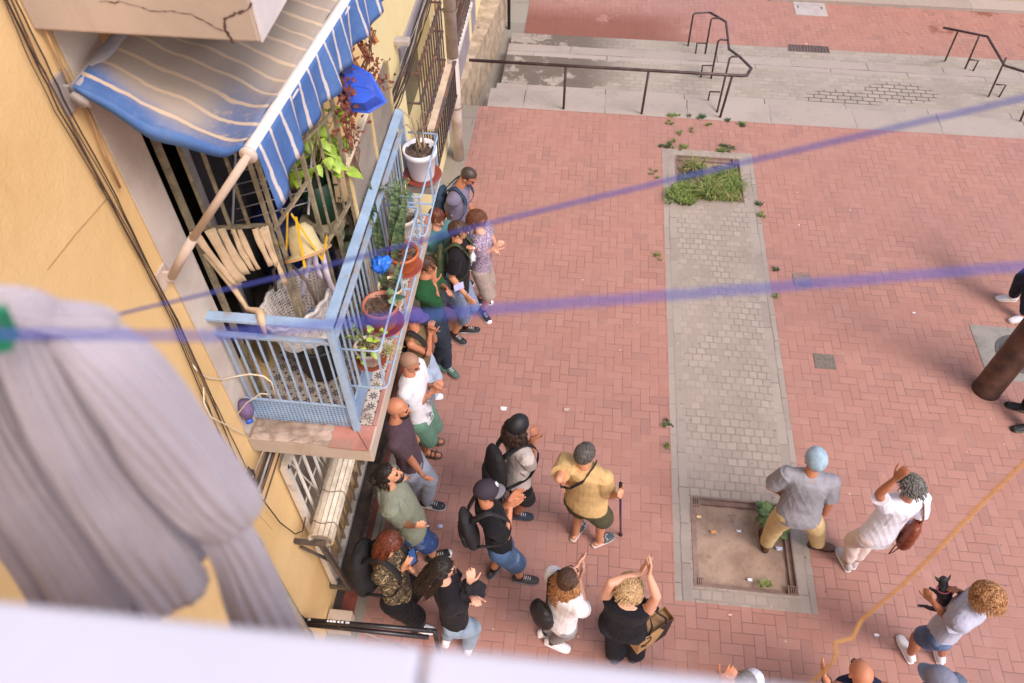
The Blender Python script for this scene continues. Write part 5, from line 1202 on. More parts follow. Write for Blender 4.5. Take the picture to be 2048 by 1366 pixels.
        fd = (wrs[k] - els[k]).normalized(); hd = hdir[k][0] if hdir[k] else fd; pn = hdir[k][1] if hdir[k] else (cR * (1 if k == 0 else -1)); hand(mb, wrs[k], hd, pn, s, hands[k], left=(k == 0))
    bo = sub(root, 'body', mb, .0072, SK[skin], 2)
    # shirt
    if shirt:
        m_, sl = shirt[0], shirt[1]; ext = shirt[2] if len(shirt) > 2 else .020; hem = shirt[3] + .03 if len(shirt) > 3 else -.10
        mb = MB(); T = tor(1, ext, hem); pls = [(T[0][0], -up, .30)]; mb.loft([(T[0][0] - up * .035,) + T[0][1:]] + T, 24)
        if sl > 0:
            mb.cone(f.N - up * .075 * s - cR * .10 * s, f.N - up * .075 * s + cR * .10 * s, .094 * s, .094 * s, 14)
            q = f.N - up * .012 * s; mb.loft([(f.N - up * .06 * s, cR, cF, .12 * s, .085 * s), (q, cR, cF, .080 * s, .072 * s), (q + up * .012, cR, cF, .069 * s, .066 * s)], 18)
            for k in (0, 1):
                mb.cone(f.N - up * .050 * s, sh[k], .064 * s, .074 * s, 12); e = sh[k].lerp(els[k], min(1, sl)); d = (els[k] - sh[k]).normalized(); x = d.orthogonal().normalized(); y = d.cross(x); a = (.078 + .25 * (fat - 1) * .2) * s
                if sl <= 1: mb.loft([(sh[k] - d * .02, x, y, a, a), (sh[k].lerp(e, .5), x, y, a * .98, a * .98), (e, x, y, a * .97, a * .97), (e + d * .03, x, y, a * .97, a * .97)], 14); pls.append((e, d, .11 * s)) if (els[k] - e).length > .05 else None
                else: mb.cone(sh[k], els[k], .062 * s, .052 * s, 12); mb.cone(els[k], els[k].lerp(wrs[k], sl - 1), .052 * s, .040 * s, 12)
        else:
            for k in (0, 1): mb.cone(f.N - up * .07 * s + cR * (.09 if k else -.09) * s, f.N - up * .02 * s + cR * (.075 if k else -.075) * s, .030, .030, 8)
        sub(root, 'shirt' if sl > 0 else 'top', mb, .0085, m_, 3, folds(.0042, (13, 13, 7), seed), None, pls)
    if pants:
        m_, ln, wd = pants[0], pants[1], pants[2]; mb = MB(); pls = []; ts_ = tor(1, .014 + .3 * (wd - 1) * .05, -.12)[:3]; ts_[2] = (ts_[1][0].lerp(ts_[2][0], .5),) + ts_[2][1:]; mb.loft(ts_, 22)
        for k in (0, 1):
            L1, L2 = (knees[k] - hips[k]).length, (feet3[k] - knees[k]).length; tot = (L1 + L2) * ln; tip = hips[k].lerp(knees[k], min(1, tot / L1))
            tr = .5 * (1 + wd)
            mb.cone(hips[k] + V(0, 0, .0), tip, .104 * s * tr, (.104 - .028 * min(1, tot / L1)) * s * wd, 14)
            if tot < L1 * 1.02: # flared hem
                d = (knees[k] - hips[k]).normalized(); x = d.orthogonal().normalized(); y = d.cross(x); mb.loft([(hips[k].lerp(tip, .4), x, y, .095 * s * wd, .095 * s * wd), (tip, x, y, .086 * s * wd, .086 * s * wd), (tip + d * .03, x, y, .086 * s * wd, .086 * s * wd)], 16); pls.append((tip, d, .13 * s * wd))
            if tot > L1:
                q = knees[k].lerp(feet3[k], (tot - L1) / L2); mb.cone(knees[k], q, .074 * s * wd, (.058 if wd < 1.3 else .066) * s * wd, 14)
        sub(root, 'trousers' if ln > .7 else 'shorts', mb, .009, m_, 3, folds(.0040, (13, 13, 15), seed + 3), None, pls)
    if shoes:
        kind, m1, m2 = shoes
        for k in (0, 1):
            g0 = V(feet3[k].x, feet3[k].y, zg[k]); d = foot[k]; x = V(-d.y, d.x, 0)
            def so_(h0, h1, ex=0): return [(g0 + d * t * s + Z * (h0 + (h1 - h0) * .5), x, Z, (wv + ex) * s, (h1 - h0) / 2) for t, wv in ((-.075, .016), (-.062, .031), (-.02, .036), (.05, .041), (.10, .047), (.150, .044), (.178, .032), (.188, .014))]
            sole = MB().loft([(c, a, b, w_, h_) for c, a, b, w_, h_ in so_(.001, .028, .003)], 16)
            if kind == 'sandal':
                o = obj('sandal', sole, m1, root, True); stp = MB()
                for t, wv, hh in ((.035, .042, .062), (.075, .046, .052), (.12, .047, .044)): stp.tube([g0 + d * t * s + x * wv * math.cos(a) * s + Z * (.022 + hh * math.sin(a)) for a in [PI * i / 8 for i in range(9)]], .008, 6)
                stp.tube([g0 + d * .03 * s + x * .04 * s + Z * .03, g0 - d * .055 * s + x * .02 + Z * .055, g0 - d * .055 * s - x * .02 + Z * .055, g0 + d * .03 * s - x * .04 * s + Z * .03], .006, 6); obj('strap', stp, m1, o, True); continue
            if kind == 'clog':
                o = obj('sandal', sole, m2, root, True); T = [(g0 + d * t * s + Z * h_, x, Z, wv * s, hv) for t, wv, h_, hv in ((.045, .043, .045, .036), (.08, .048, .04, .034), (.13, .047, .032, .028), (.172, .036, .028, .018), (.184, .016, .026, .008))]; obj('upper', MB().loft(T, 16), m1, o, True); continue
            o = obj('shoe', sole, m2, root, True)
            T = [(g0 + d * t * s + Z * h_ * s, x, Z, wv * s, hv * s) for t, wv, h_, hv in ((-.074, .014, .05, .025), (-.064, .029, .055, .040), (-.03, .035, .060, .050), (.02, .038, .055, .045), (.07, .043, .042, .034), (.12, .045, .034, .025), (.165, .037, .030, .018), (.184, .018, .028, .010))]
            obj('upper', MB().loft(T, 16), m1, o, True); lc = MB()
            for t, hh in ((.035, .094), (.055, .084), (.075, .076), (.095, .067)): lc.bar(g0 + (d * t - x * .017) * s + Z * hh * s, g0 + (d * (t + .006) + x * .017) * s + Z * hh * s, .006, .004)
            if kind != 'slip': obj('laces', lc, RUB, o)
            if kind == 'converse': obj('toe_cap', MB().ell(g0 + d * .165 * s + Z * .026, (.030 * s, .038 * s, .022 * s), (d, x, Z), 12, 8), WHITE, o, True)
            if kind == 'striped':
                sp_ = MB()
                for q in (-1, 1):
                    for j in range(3): sp_.bar(g0 + (d * (.02 + .022 * j) + x * q * .043) * s + Z * .030, g0 + (d * (.0 + .022 * j) + x * q * .036) * s + Z * .075, .007, .004)
                obj('stripes', sp_, WHITE, o)
            if kind != 'slip': obj('socks', MB().cone(feet3[k] - Z * .01, feet3[k] + (knees[k] - feet3[k]).normalized() * .05, .041 * s, .043 * s, 10), m2 if kind == 'sockw' else DARK, root, True)
    if hair and hair[0]: hair_shell(H, s, hair[0], hair[1], root, seed)
    if face_ is not False: face(H, s, root, **(face_ or {}))
    return f
def backpack(f, label, c, w=.14, h=.21, dth=.08, off=(0, 0, 0), marks=False, strapm=None):
    s = f.s; R, F, up = f.R, f.F, f.up; m_ = mat(hx(c), .8, .15, 12, .4, 120)
    ctr = f.N - up * .26 * s - F * (.135 * s + dth) + R * off[0] + F * off[1] + up * off[2]
    t = thing('backpack', ctr - up * h, label, 'backpack'); mb = MB(); bk = up.cross(R)
    for k in range(1): mb.loft([(ctr + up * z, R, F, a, b) for z, a, b in ((-h, w * .7, dth * .6), (-h * .94, w * .95, dth * .95), (-h * .4, w * 1.02, dth * 1.1), (.1 * h, w, dth), (h * .6, w * .9, dth * .8), (h * .9, w * .68, dth * .55), (h, w * .4, dth * .3))], 20)
    o = sub(t, 'main_compartment', mb, .011, m_, 3, folds(.004, (20, 20, 20), 5))
    obj('front_pocket', MB().loft([(ctr - F * (dth * .75) + up * z, R, F, a, b) for z, a, b in ((-h * .8, w * .6, dth * .3), (-h * .72, w * .78, dth * .5), (-h * .2, w * .78, dth * .5), (-.02 * h, w * .7, dth * .4), (.03 * h, w * .5, dth * .2))], 16), m_, t, True)
    for q in (-1, 1):
        a = ctr + R * q * w * .45 + up * h * .82 + F * dth * .5; b = f.N + R * q * .105 * s - up * .0 * s; c_ = f.N + R * q * .115 * s - up * .13 * s + F * (.138 * s * (1)); e = f.N + R * q * .145 * s - up * .34 * s + F * .05; g_ = ctr + R * q * w * .85 - up * h * .7 + F * dth * .4
        P = [a, b + up * .038 - F * .05, b + up * .032 + F * .03, c_ + F * .012, e + R * q * .012, g_]; Pt = []
        for i in range(len(P) - 1):
            for j in range(4):
                t_ = j / 4; p0 = P[max(i - 1, 0)]; p1 = P[i]; p2 = P[i + 1]; p3 = P[min(i + 2, len(P) - 1)]
                Pt.append(.5 * ((2 * p1) + (p2 - p0) * t_ + (2 * p0 - 5 * p1 + 4 * p2 - p3) * t_ * t_ + (3 * p1 - p0 - 3 * p2 + p3) * t_ ** 3))
        Pt.append(P[-1]); mb = MB(); g = []
        for i, p_ in enumerate(Pt):
            wv = .026 if i < 12 else .014; g.append([p_ - R * wv, p_, p_ + R * wv])
        obj('strap', MB().sheet(g, .006), strapm or m_, t, True)
    if marks:
        q = ctr - F * (dth * 1.28) - up * h * .25; obj('zip_mark', MB().tube([q + R * .02 + up * .0, q + R * .035 + up * .012, q + R * .045 - up * .005, q + R * .03 - up * .014], .004, 5).bar(q - R * .05 + up * .02, q - R * .03 + up * .03, .006, .003), mat(hx('#b0505a'), .5), t)
    return t
KH = cloth
JE = lambda c: mat(hx(c), .9, .22, 5, .4, 200, dirt=hx('#8fa0b4'), dsc=6, damt=.35)
BLKSH = mat(hx('#232227'), .8, .2, 30); 
# 1 grey shirt, navy backpack
f = person('man in a grey-violet tee, head bowed, at the far end of the line', (917, 373), (906, 462), None, None, -12, 1.0, -15, -38, head=(937, 353), er=(896, 425, 'f'), wr=(903, 447, 'f'), skin='b', shirt=(cloth('#716b80'), .62), pants=(JE('#46506a'), .95, 1.05), shoes=('shoe', BLKSH, RUB), hair=('buzz', H_buzz), seed=3)
backpack(f, 'navy backpack worn by the man at the far end', '#22364e', .13, .21, .07)
# 2 red hair
f = person('red-haired woman in a teal and olive top, her face turned towards the railing', (874, 459), None, None, None, -35, .93, -40, -8, head=(874, 436), er=(868, 500, 'f'), wr=(880, 518, 'n'), skin='d', shirt=(mat(hx('#3f7a8a'), .9, .2, 4, .3, dirt=hx('#6d7040'), dsc=2.5, damt=.9), .6), pants=(JE('#7f9dbe'), .95, 1.1), shoes=('sandal', mat(hx('#4a3a34')), DARK), hair=('long', H_red), seed=4)
strands(f.H, f.s, H_red, f.root, 90, .15, 'wavy', 5, r=.006, start=.5)
# 3 black shirt man
f = person('man with glasses in a black tee holding a white cloth to his chest', (915, 483), (921, 572), ((930, 655), (907, 668)), ((962, 658), (941, 690)), 2, 1.0, 5, -5, head=(917, 461), el=(944, 520, 'n'), wl=(941, 499, 'n'), er=(903, 555, 'f'), wr=(930, 588, 'n'), skin='a', shirt=(cloth('#1c1a1e'), .68, .016), pants=(JE('#74819c'), .60, 1.12), shoes=('shoe', BLKSH, mat(hx('#8f8588'))), hair=('short', H_brown), face_=dict(glasses=('#2a2422', None)), hands=(.8, .5), seed=6)
c = f.W[0] + V(.02, 0, .0); mb = MB(); g = [[c + V(.0 + .035 * u * (.5 + .5 * j / 9) + .01 * math.sin(j + u), -.02 * math.sin(u * 3 + j * .4) - .02, .07 - .026 * j) for u in (-1, -.5, 0, .5, 1)] for j in range(10)]
tag(obj('white_cloth', mb.sheet(g, .003), cloth('#d8dae6'), None, True), 'crumpled white cloth held by the man with glasses', 'cloth')
backpack(f, 'olive backpack on the man with glasses', '#3b4630', .12, .19, .055)
# 4 curly woman
def pattern(c1, c2, c3, sc_, b=.5):
    m, nt, bs, tc = newmat('printed_fabric'); p = geopos(nt); v1 = noi(nt, p, sc_, 5, .7, 1.5); v2 = noi(nt, p, sc_ * .6, 4, .6, 2)
    c = mixc(nt, v1.sm(.46, .52), hx(c1), hx(c2)); c = mixc(nt, v2.sm(.56, .62), c, hx(c3)); nt.links.new(c, bs.inputs['Base Color']); bs.inputs['Roughness'].default_value = .9; bump(nt, bs, v1, .3, .004); return m
P_purp = pattern('#6a5a72', '#b5a8b4', '#7c2f86', 42); P_camo = pattern('#1c1714', '#5a4a34', '#a08a68', 26)
f = person('woman with short curly auburn hair, purple patterned top and beige shorts', (963, 465), (964, 528), ((958, 598), (966, 621)), ((985, 603), (981, 645)), -8, .93, 2, -12, head=(955, 440), er=(958, 516, 'f'), wr=(986, 497, 'n'), el=(985, 478, 'f'), wl=(990, 492, 'n'), skin='d', shirt=(P_purp, .5), pants=(cloth('#9a8a82'), .50, 1.12), shoes=('converse', mat(hx('#26242e'), .8), WHITE), hair=('curly', hairmat('#3a2018', '#8a5236', 90)), face_=dict(glasses=('#2a2422', '#241c20')), hands=(.2, .3), seed=7)
strands(f.H, f.s, hairmat('#3a2018', '#8a5236', 90), f.root, 260, .07, 'curly', 8, r=.0036, out=.02, start=1.0)
# 5 green shirt
f = person('man in a bottle green tee and dark jeans raising a hand to his mouth', (850, 556), (862, 612), ((894, 731), (872, 724)), ((913, 751), (890, 737)), -5, 1.0, 0, 0, head=(852, 531), er=(875, 606, 'f'), wr=(868, 566, 'n'), el=(880, 570, 'f'), wl=(893, 578, 'n'), skin='b', shirt=(cloth('#1f4a2c'), .9), pants=(mat(hx('#1b2636'), .9, .3, 6, .3), .97, 1.06), shoes=('shoe', mat(hx('#3e5d58'), .8), mat(hx('#7c5a50'))), hair=('short', H_brown), face_=dict(glasses=('#151212', '#151212')), hands=(.5, .5), seed=9)
p_ = f.W[0] + V(.13, .02, .03); mb = MB(); mb.obox(p_, V(.05, .015, .02), V(-.01, .035, .01), V(0, 0, .0008)); tag(obj('paper_slip', mb, mat(hx('#b9b8e6'), .7)), 'pale lilac slip of paper held out by the man in green', 'paper')
# 6 purple cap woman
f = person('woman in a plum cap and olive sleeveless top, hands clasped before her face', (829, 657), (844, 718), None, None, -5, .92, 5, -8, head=(829, 633), er=(856, 707, 'f'), wr=(860, 668, 'n'), el=(868, 680, 'f'), wl=(866, 662, 'n'), skin='b', shirt=(cloth('#6b5a40'), 0, .020), pants=(JE('#a8b8d0'), .95, 1.15), shoes=('shoe', WHITE, WHITE), hair=('short', H_dark), face_=dict(), hands=(.5, .5), seed=10)
cap(f.H, f.s, f.root, cloth('#5a4878'), cloth('#5a4878'))
backpack(f, 'small black backpack worn by the woman in the plum cap', '#1a191d', .10, .15, .05)
# 7 bald white tee
f = person('bald man in a white printed tee, green shorts and brown sandals, hands clasped', (820, 750), (843, 836), ((854, 879), (849, 902)), ((878, 882), (876, 909)), -8, 1.0, -15, -20, head=(820, 726), er=(829, 816, 'f'), wr=(862, 785, 'n'), el=(850, 775, 'f'), wl=(867, 770, 'n'), skin='b', shirt=(cloth('#d3d0d8'), .7, .018, -.16), pants=(cloth('#5c7f6e'), .56, 1.25), shoes=('sandal', mat(hx('#4a342a')), DARK), hair=('buzz', mat(hx('#9a7460'), .6, .08)), hands=(.6, .6), seed=11)
c = f.N - f.up * .26 * f.s + f.F * .168; mb = MB(); rr = random.Random(3)
for k in range(40):
    u, v = rr.gauss(0, .045), rr.gauss(0, .07); mb.obox(c + f.R * u + f.up * v - f.F * (u * u * 1.6 + .0), f.R * (.006 + .012 * rr.random()), f.up * (.004 + .012 * rr.random()), f.F * .004)
obj('shirt_print', mb, mat(hx('#7d7c84'), .8, .3, 40), f.root)
# 8 bald brown tee
f = person('bald bearded man in a plum brown tee and grey jeans, right arm hanging', (789, 843), (822, 927), ((854, 1004), (826, 983)), ((886, 1012), (838, 972)), 8, 1.02, -2, 2, head=(797, 817), er=(818, 915, 'f'), wr=(841, 945, 'n'), skin='b', shirt=(cloth('#4c3a42'), .72, .018, -.14), pants=(JE('#8890a0'), .95, 1.12), shoes=('striped', mat(hx('#1f2630'), .7), mat(hx('#a7a3a6'))), hair=('buzz', SK['b']), face_=dict(beard=H_dark), hands=(.5, .7), seed=12)
# 9 bun man
f = person('bearded man with a dark hair bun, sage green tee and blue shorts, looking up', (776, 974), (829, 1052), ((816, 1099), (866, 1112)), ((833, 1092), (893, 1106)), 12, 1.0, 8, 26, head=(779, 949), er=(805, 1046, 'f'), wr=(828, 1052, 'n'), el=(803, 972, 'f'), wl=(803, 957, 'n'), skin='a', shirt=(cloth('#7c8070'), .75, .026, -.16), pants=(JE('#28457c'), .46, 1.2), shoes=('converse', mat(hx('#201f24'), .8), WHITE), hair=('bun', H_dark), face_=dict(beard=H_dark), fat=1.1, hands=(.9, .9), seed=13)
bc_ = f.H.c - f.H.F * .14 + f.H.U * .0; mb = MB(); mb.ell(bc_, (.055, .055, .05), n=20, m=14)
for i, v in enumerate(mb.v): mb.v[i] = v + (v - bc_) * .25 * noise.noise((v - bc_) * 40)
obj('hair_bun', mb, H_dark, f.root, True); strands(f.H, f.s, H_dark, f.root, 40, .10, 'wavy', 15, r=.005, start=-.2)
# 10 camo woman
f = person('woman with long auburn hair in a leaf-patterned shirt, photographing with her phone', (774, 1106), (789, 1193), ((815, 1204), (832, 1250)), ((819, 1199), (856, 1258)), -10, .94, -10, -42, head=(779, 1084), er=(782, 1160, 'f'), wr=(806, 1137, 'n'), el=(800, 1128, 'f'), wl=(818, 1132, 'n'), skin='a', shirt=(P_camo, .75, .026, -.18), pants=(cloth('#141216'), .93, 1.35), shoes=('shoe', WHITE, WHITE), hair=('long', H_red), hands=(.5, .5), seed=16)
strands(f.H, f.s, H_red, f.root, 260, .36, 'wavy', 17, r=.0042, side=.08, start=.6, drop=-f.F * .25 - V(0, 0, .95))
w_ = (f.W[0] + f.W[1]) / 2; pc_ = atz(826, 1113, w_.z + .10); mb = MB(); ex, ey, ez = V(.030, -.075, .02).normalized(), V(.55, .25, .5).normalized(), None; ey = (ey - ex * ey.dot(ex)).normalized(); ez = ex.cross(ey)
t = thing('smartphone', pc_, 'black smartphone with a lit blue screen held up by the woman in the leaf-patterned shirt', 'phone'); obj('case', mb.obox(pc_, ex * .078, ey * .038, ez * .005), mat(hx('#1b1b20'), .3), t, False, .003)
sm_, nt, b, tc = newmat('lit_screen'); b.inputs['Base Color'].default_value = hx('#2a3a4a'); b.inputs['Emission Color'].default_value = hx('#3c70c0'); b.inputs['Emission Strength'].default_value = .35
sg = -1 if ez.dot(CAM - pc_) < 0 else 1; obj('screen', MB().obox(pc_ + ez * sg * .0055, ex * .068, ey * .033, ez * .0006), sm_, t)
backpack(f, 'large rounded black backpack on the woman photographing with her phone', '#121115', .17, .23, .10, (.0, -.02, -.02), True)
# 11 black tee woman
f = person('woman with glasses and dark ponytail, arms folded over a jacket', (890, 1163), (909, 1230), ((892, 1275), (937, 1291)), ((896, 1264), (949, 1252)), 18, .96, 22, -8, head=(886, 1138), er=(936, 1203, 'f'), wr=(940, 1168, 'n'), el=(925, 1178, 'f'), wl=(943, 1192, 'n'), skin='d', shirt=(cloth('#1d1a1f'), .62, .022, -.12), pants=(JE('#8a9cb0'), .92, 1.2), shoes=('shoe', WHITE, WHITE), hair=('tail', H_dark), face_=dict(glasses=('#6a4a3a', None)), fat=1.08, hands=(.6, .6), seed=19)
strands(f.H, f.s, H_dark, f.root, 220, .36, 'wavy', 20, r=.0042, start=-.1, out=.0, drop=-f.F * .42 - V(0, 0, .9))
jc = f.W[1].lerp(f.W[0], .5) + V(-.01, .01, -.04); mb = MB(); mb.ell(jc, (.11, .075, .10), n=26, m=18)
for i, v in enumerate(mb.v): mb.v[i] = v + (v - jc) * .55 * noise.noise((v - jc) * 22)
tag(obj('folded_jacket', mb, cloth('#242228'), None, True), 'bundled dark jacket carried in the folded arms of the woman with glasses', 'jacket')
# 12 cap man
f = person('bearded man in a plum and grey cap, black tee and denim shorts, clapping', (974, 1010), (997, 1083), ((985, 1140), (1040, 1154)), ((1000, 1120), (1074, 1160)), 18, 1.0, 22, -12, head=(973, 983), er=(1012, 1073, 'f'), wr=(1021, 1010, 'n'), el=(1000, 1018, 'f'), wl=(1020, 1000, 'n'), skin='b', shirt=(cloth('#161519'), .68, .018), pants=(JE('#405a7c'), .48, 1.15), shoes=('shoe', mat(hx('#3a3639'), .8), mat(hx('#6f686a'))), hair=('buzz', H_dark), face_=dict(beard=H_brown), hands=(.25, .25), hdir=((V(.45, .35, .55), V(.3, -.9, .1)), (V(.5, .3, .6), V(-.3, .9, .0))), seed=22)
cap(f.H, f.s, f.root, mat(hx('#2e2430'), .85, .25, 3, .2), cloth('#6e6a70'), 0, True)
backpack(f, 'black backpack with a red tag on the man in the two-tone cap', '#221e24', .13, .20, .075, (0, 0, 0), True)
# 13 black cap woman
f = person('woman in a black cap with bushy ponytail, beige tee and black shorts', (1036, 878), (1036, 972), ((1028, 999), (1032, 1027)), ((1034, 990), (1066, 1032)), 32, .97, 48, 4, head=(1038, 851), er=(1061, 935, 'f'), wr=(1066, 886, 'n'), el=(1058, 895, 'f'), wl=(1064, 880, 'n'), skin='c', shirt=(cloth('#b3a8a4'), .62, .016, -.15), pants=(cloth('#141317'), .42, 1.08), shoes=('shoe', mat(hx('#2a3042'), .8), mat(hx('#3a3c46'))), hair=('short', H_dark), hands=(.3, .3), seed=24)
cap(f.H, f.s, f.root, mat(hx('#17141a'), .6, .1), None, 0, None, True)
strands(f.H, f.s, hairmat('#1c1210', '#4a3228', 90), f.root, 320, .17, 'curly', 25, r=.0036, out=.05, start=-.25)
backpack(f, 'large black backpack on the woman in the black cap', '#141216', .15, .23, .09)
# 14 polo man
f = person('heavy man in a mustard yellow polo and olive shorts leaning on a cane', (1170, 931), (1168, 1010), ((1151, 1065), (1198, 1080)), ((1164, 1046), (1228, 1068)), 68, .99, 58, -5, head=(1170, 908), er=(1216, 990, 'f'), wr=(1236, 990, 'n'), el=(1118, 958, 'n'), wl=(1128, 962, 'f'), skin='a', shirt=(cloth('#c0a070', .06), .72, .024, -.06), pants=(cloth('#4e4b34'), .50, 1.3), shoes=('clog', pattern('#35444e', '#46545e', '#c0a8a4', 30), mat(hx('#b8aca8'))), hair=('short', H_buzzg), fat=1.22, hands=(.8, 1.0), seed=27)
w_ = f.W[1] + V(.02, .05, -.01); t = thing('walking_cane', V(1.0, 3.8, 0), 'dark purple walking cane held by the man in the mustard polo', 'cane'); b0 = atz(1241, 1070); b0.z = 0; t.location = b0
obj('shaft', MB().tube([b0 + V(0, 0, .01), w_], .011, 10), mat(hx('#3a2a55'), .35, .1), t, True); obj('tip', MB().lathe([(0, 0), (.020, 0), (.018, .03), (.012, .04), (0, .04)], b0, 14), mat(hx('#26222a')), t, True)
obj('grip', MB().tube([w_ + V(-.02, -.06, .012), w_ + V(0, 0, .02), w_ + V(.0, .07, .012)], .015, 10), mat(hx('#1d1a20')), t, True)
mb = MB(); sp = f.N - f.up * .02 + f.R * .07 - f.F * .03; P = [f.N + f.R * .075 + f.F * .09 + f.up * .0, f.N + f.R * .085 + f.up * .03, f.N + f.R * .05 - f.F * .122 - f.up * .035, f.N - f.R * .06 - f.F * .172 - f.up * .14, f.N - f.R * .16 - f.F * .15 - f.up * .22, f.N - f.R * .225 - f.F * .05 - f.up * .27]
tag(obj('shoulder_strap', mb.sheet([[p - f.up * .018, p + f.up * .018] for p in P], .006), mat(hx('#17161a'), .7), None, True), 'black bag strap slung diagonally across the back of the mustard polo', 'strap')
# 15 white tee curly
f = person('woman in a white tee with long frizzy golden brown hair, raising her hands', (1133, 1176), (1124, 1240), ((1090, 1262), (1104, 1282)), ((1110, 1262), (1140, 1298)), 42, .95, 60, 22, head=(1139, 1154), er=(1166, 1218, 'f'), wr=(1159, 1146, 'n'), el=(1140, 1165, 'f'), wl=(1152, 1138, 'n'), skin='d', shirt=(cloth('#d5d2d8'), .8, .022, -.15), pants=(cloth('#8e8a8e'), .90, 1.0), shoes=('shoe', WHITE, WHITE), hair=('tail', H_brown), hands=(.25, .3), hdir=((V(.3, .6, .75), V(.9, -.2, 0)), (V(.25, .6, .75), V(-.9, .1, 0))), seed=30)
strands(f.H, f.s, H_cop, f.root, 420, .34, 'curly', 31, r=.0036, out=.03, start=-.1, side=-.05)
def shoulder_bag(f, ctr, label, m_, w_, h_, d_, strap, R=None, kind='handbag', side=-1):
    R = R or f.R; F = V(0, 0, 1).cross(R) * -1; t = thing(kind, ctr - V(0, 0, h_), label, 'bag'); mb = MB(); Z = V(0, 0, 1)
    mb.loft([(ctr + Z * z, R, F, a, b) for z, a, b in ((-h_, w_ * .6, d_ * .7), (-h_ * .85, w_ * .9, d_), (-h_ * .2, w_, d_), (h_ * .5, w_ * .85, d_ * .8), (h_ * .95, w_ * .55, d_ * .4), (h_, w_ * .35, d_ * .25))], 18); sub(t, 'body', mb, .010, m_, 3, folds(.006, (16, 16, 16), 9))
    obj('strap', MB().sheet([[p - R * .012, p + R * .012] for p in strap], .005), m_, t, True); return t
ctr = atz(1084, 1226, .98); Nn = f.N - f.R * .13 + f.up * .02
shoulder_bag(f, ctr, 'black shoulder bag with a small white mark on the frizzy haired woman', mat(hx('#151417'), .6, .2, 20, .3), .13, .13, .08, [Nn + f.F * .1 - f.up * .12, Nn + f.F * .02 + f.up * .022, Nn - f.F * .08, ctr + V(.03, 0, .2), ctr + V(.02, 0, .1)])
# 16 blonde
f = person('woman with fluffy blonde hair in a sleeveless black jumpsuit, arms raised', (1256, 1199), (1238, 1249), ((1231, 1308), (1270, 1306)), ((1231, 1296), (1275, 1294)), 78, .95, 75, -18, head=(1258, 1176), er=(1313, 1193, 'n'), wr=(1298, 1150, 'n'), el=(1222, 1165, 'n'), wl=(1284, 1146, 'n'), skin='d', shirt=(cloth('#15151d'), 0, .026, -.18), pants=(mat(hx('#12141f'), .9, .15), .97, 1.5), shoes=('sandal', mat(hx('#2a2626')), DARK), hair=('fluffy', H_blond), fat=1.15, hands=(.3, .3), hdir=((V(.3, .5, .8), V(1, 0, 0)), (V(.05, .55, .85), V(-1, 0, 0))), seed=33)
strands(f.H, f.s, H_blond, f.root, 520, .060, 'wavy', 34, back=False, r=.0034, out=.015, start=1.2, drop=V(-.1, -.7, -.6))
tc0 = atz(1300, 1262, .66); t = thing('tote_bag', tc0 - V(0, 0, .2), 'large tan and black tote bag with a curved black motif, slung beside the blonde woman', 'bag')
a_ = V(.78, .62, 0).normalized(); b_ = V(a_.y, -a_.x, 0); mt = mat(hx('#b38d62'), .7, .1, 8, .3); mk = mat(hx('#1c1a1e'), .6); Z = V(0, 0, 1)
def tb3(u, v, w_): return tc0 + a_ * u + b_ * v + Z * w_
hw, hd, hh = .17, .06, .19; P8 = [tb3(u * hw * (.92 if w_ < 0 else 1), v * hd, w_ * hh) for w_ in (-1, 1) for u, v in ((-1, -1), (1, -1), (1, 1), (-1, 1))]
obj('body', MB().add(P8, [(0, 3, 2, 1), (0, 1, 5, 4), (1, 2, 6, 5), (2, 3, 7, 6), (3, 0, 4, 7)]), mt, t, False, .006)
obj('inner_lining', MB().add([tb3(u * hw * .95, v * hd * .9, hh * .7) for u, v in ((-1, -1), (1, -1), (1, 1), (-1, 1))], [(0, 1, 2, 3)]), mat(hx('#8a6a48')), t)
mb = MB(); q = [(.10, 1), (1.0, 1), (.98, -1), (.15, -1), (.45, -.5), (.6, .1), (.35, .6)]; n_ = len(q)
mb.v = [tb3(u * hw * (.93 + .07 * (w_ + 1) / 2), hd + .004, w_ * hh * .985) for u, w_ in q]; mb.f = [(0, 1, 5, 6), (1, 2, 5), (2, 3, 4, 5)]; obj('black_panel', mb, mk, t)
mb = MB(); mb.tube([tb3(-.10 + .05 * math.cos(a), hd + .003, .06 + .075 * math.sin(a)) for a in [(-1.5 + 3.2 * i / 12) for i in range(13)]], .005, 5); mb.tube([tb3(-.145, hd + .003, -.01), tb3(-.085, hd + .003, -.06)], .005, 5); mb.tube([tb3(-.15, hd + .003, .03), tb3(-.10, hd + .003, -.02)], .004, 5); obj('curved_motif', mb, mk, t, True)
shp = f.N + f.R * .15 - f.up * .0
for v in (-1, 1): obj('handle', MB().tube([tb3(-.09, v * hd, hh), tb3(-.07, v * hd * .8, hh + .12), shp + V(0, -.03 * v, .045), tb3(.07, v * hd * .8, hh + .12), tb3(.09, v * hd, hh)], .010, 8), mk, t, True)
# 17 cap man
f = person('man in a pale blue cap and khaki trousers, one foot in the tree pit', (1621, 947), (1590, 1036), ((1533, 1085), (1637, 1085)), ((1528, 1060), (1662, 1094)), 84, 1.0, 98, 4, head=(1630, 919), el=(1540, 972, 'f'), wl=(1560, 985, 'f'), er=(1659, 1002, 'f'), wr=(1650, 1028, 'f'), skin='b', shirt=(cloth('#8b8a92'), .8, .026, -.15), pants=(cloth('#c6ae80', .08), .96, 1.25), shoes=('slip', mat(hx('#5a3a2a'), .5), mat(hx('#2b2120'))), hair=('buzz', H_grey), fat=1.12, hands=(.6, .2), hdir=(None, (V(-.15, .1, -.9), V(-.3, .6, 0))), seed=36, zg=(-.06, 0))
cap(f.H, f.s, f.root, mat(hx('#93a9bb'), .9, .18, 22, .5, 60), None, 0, None, True)
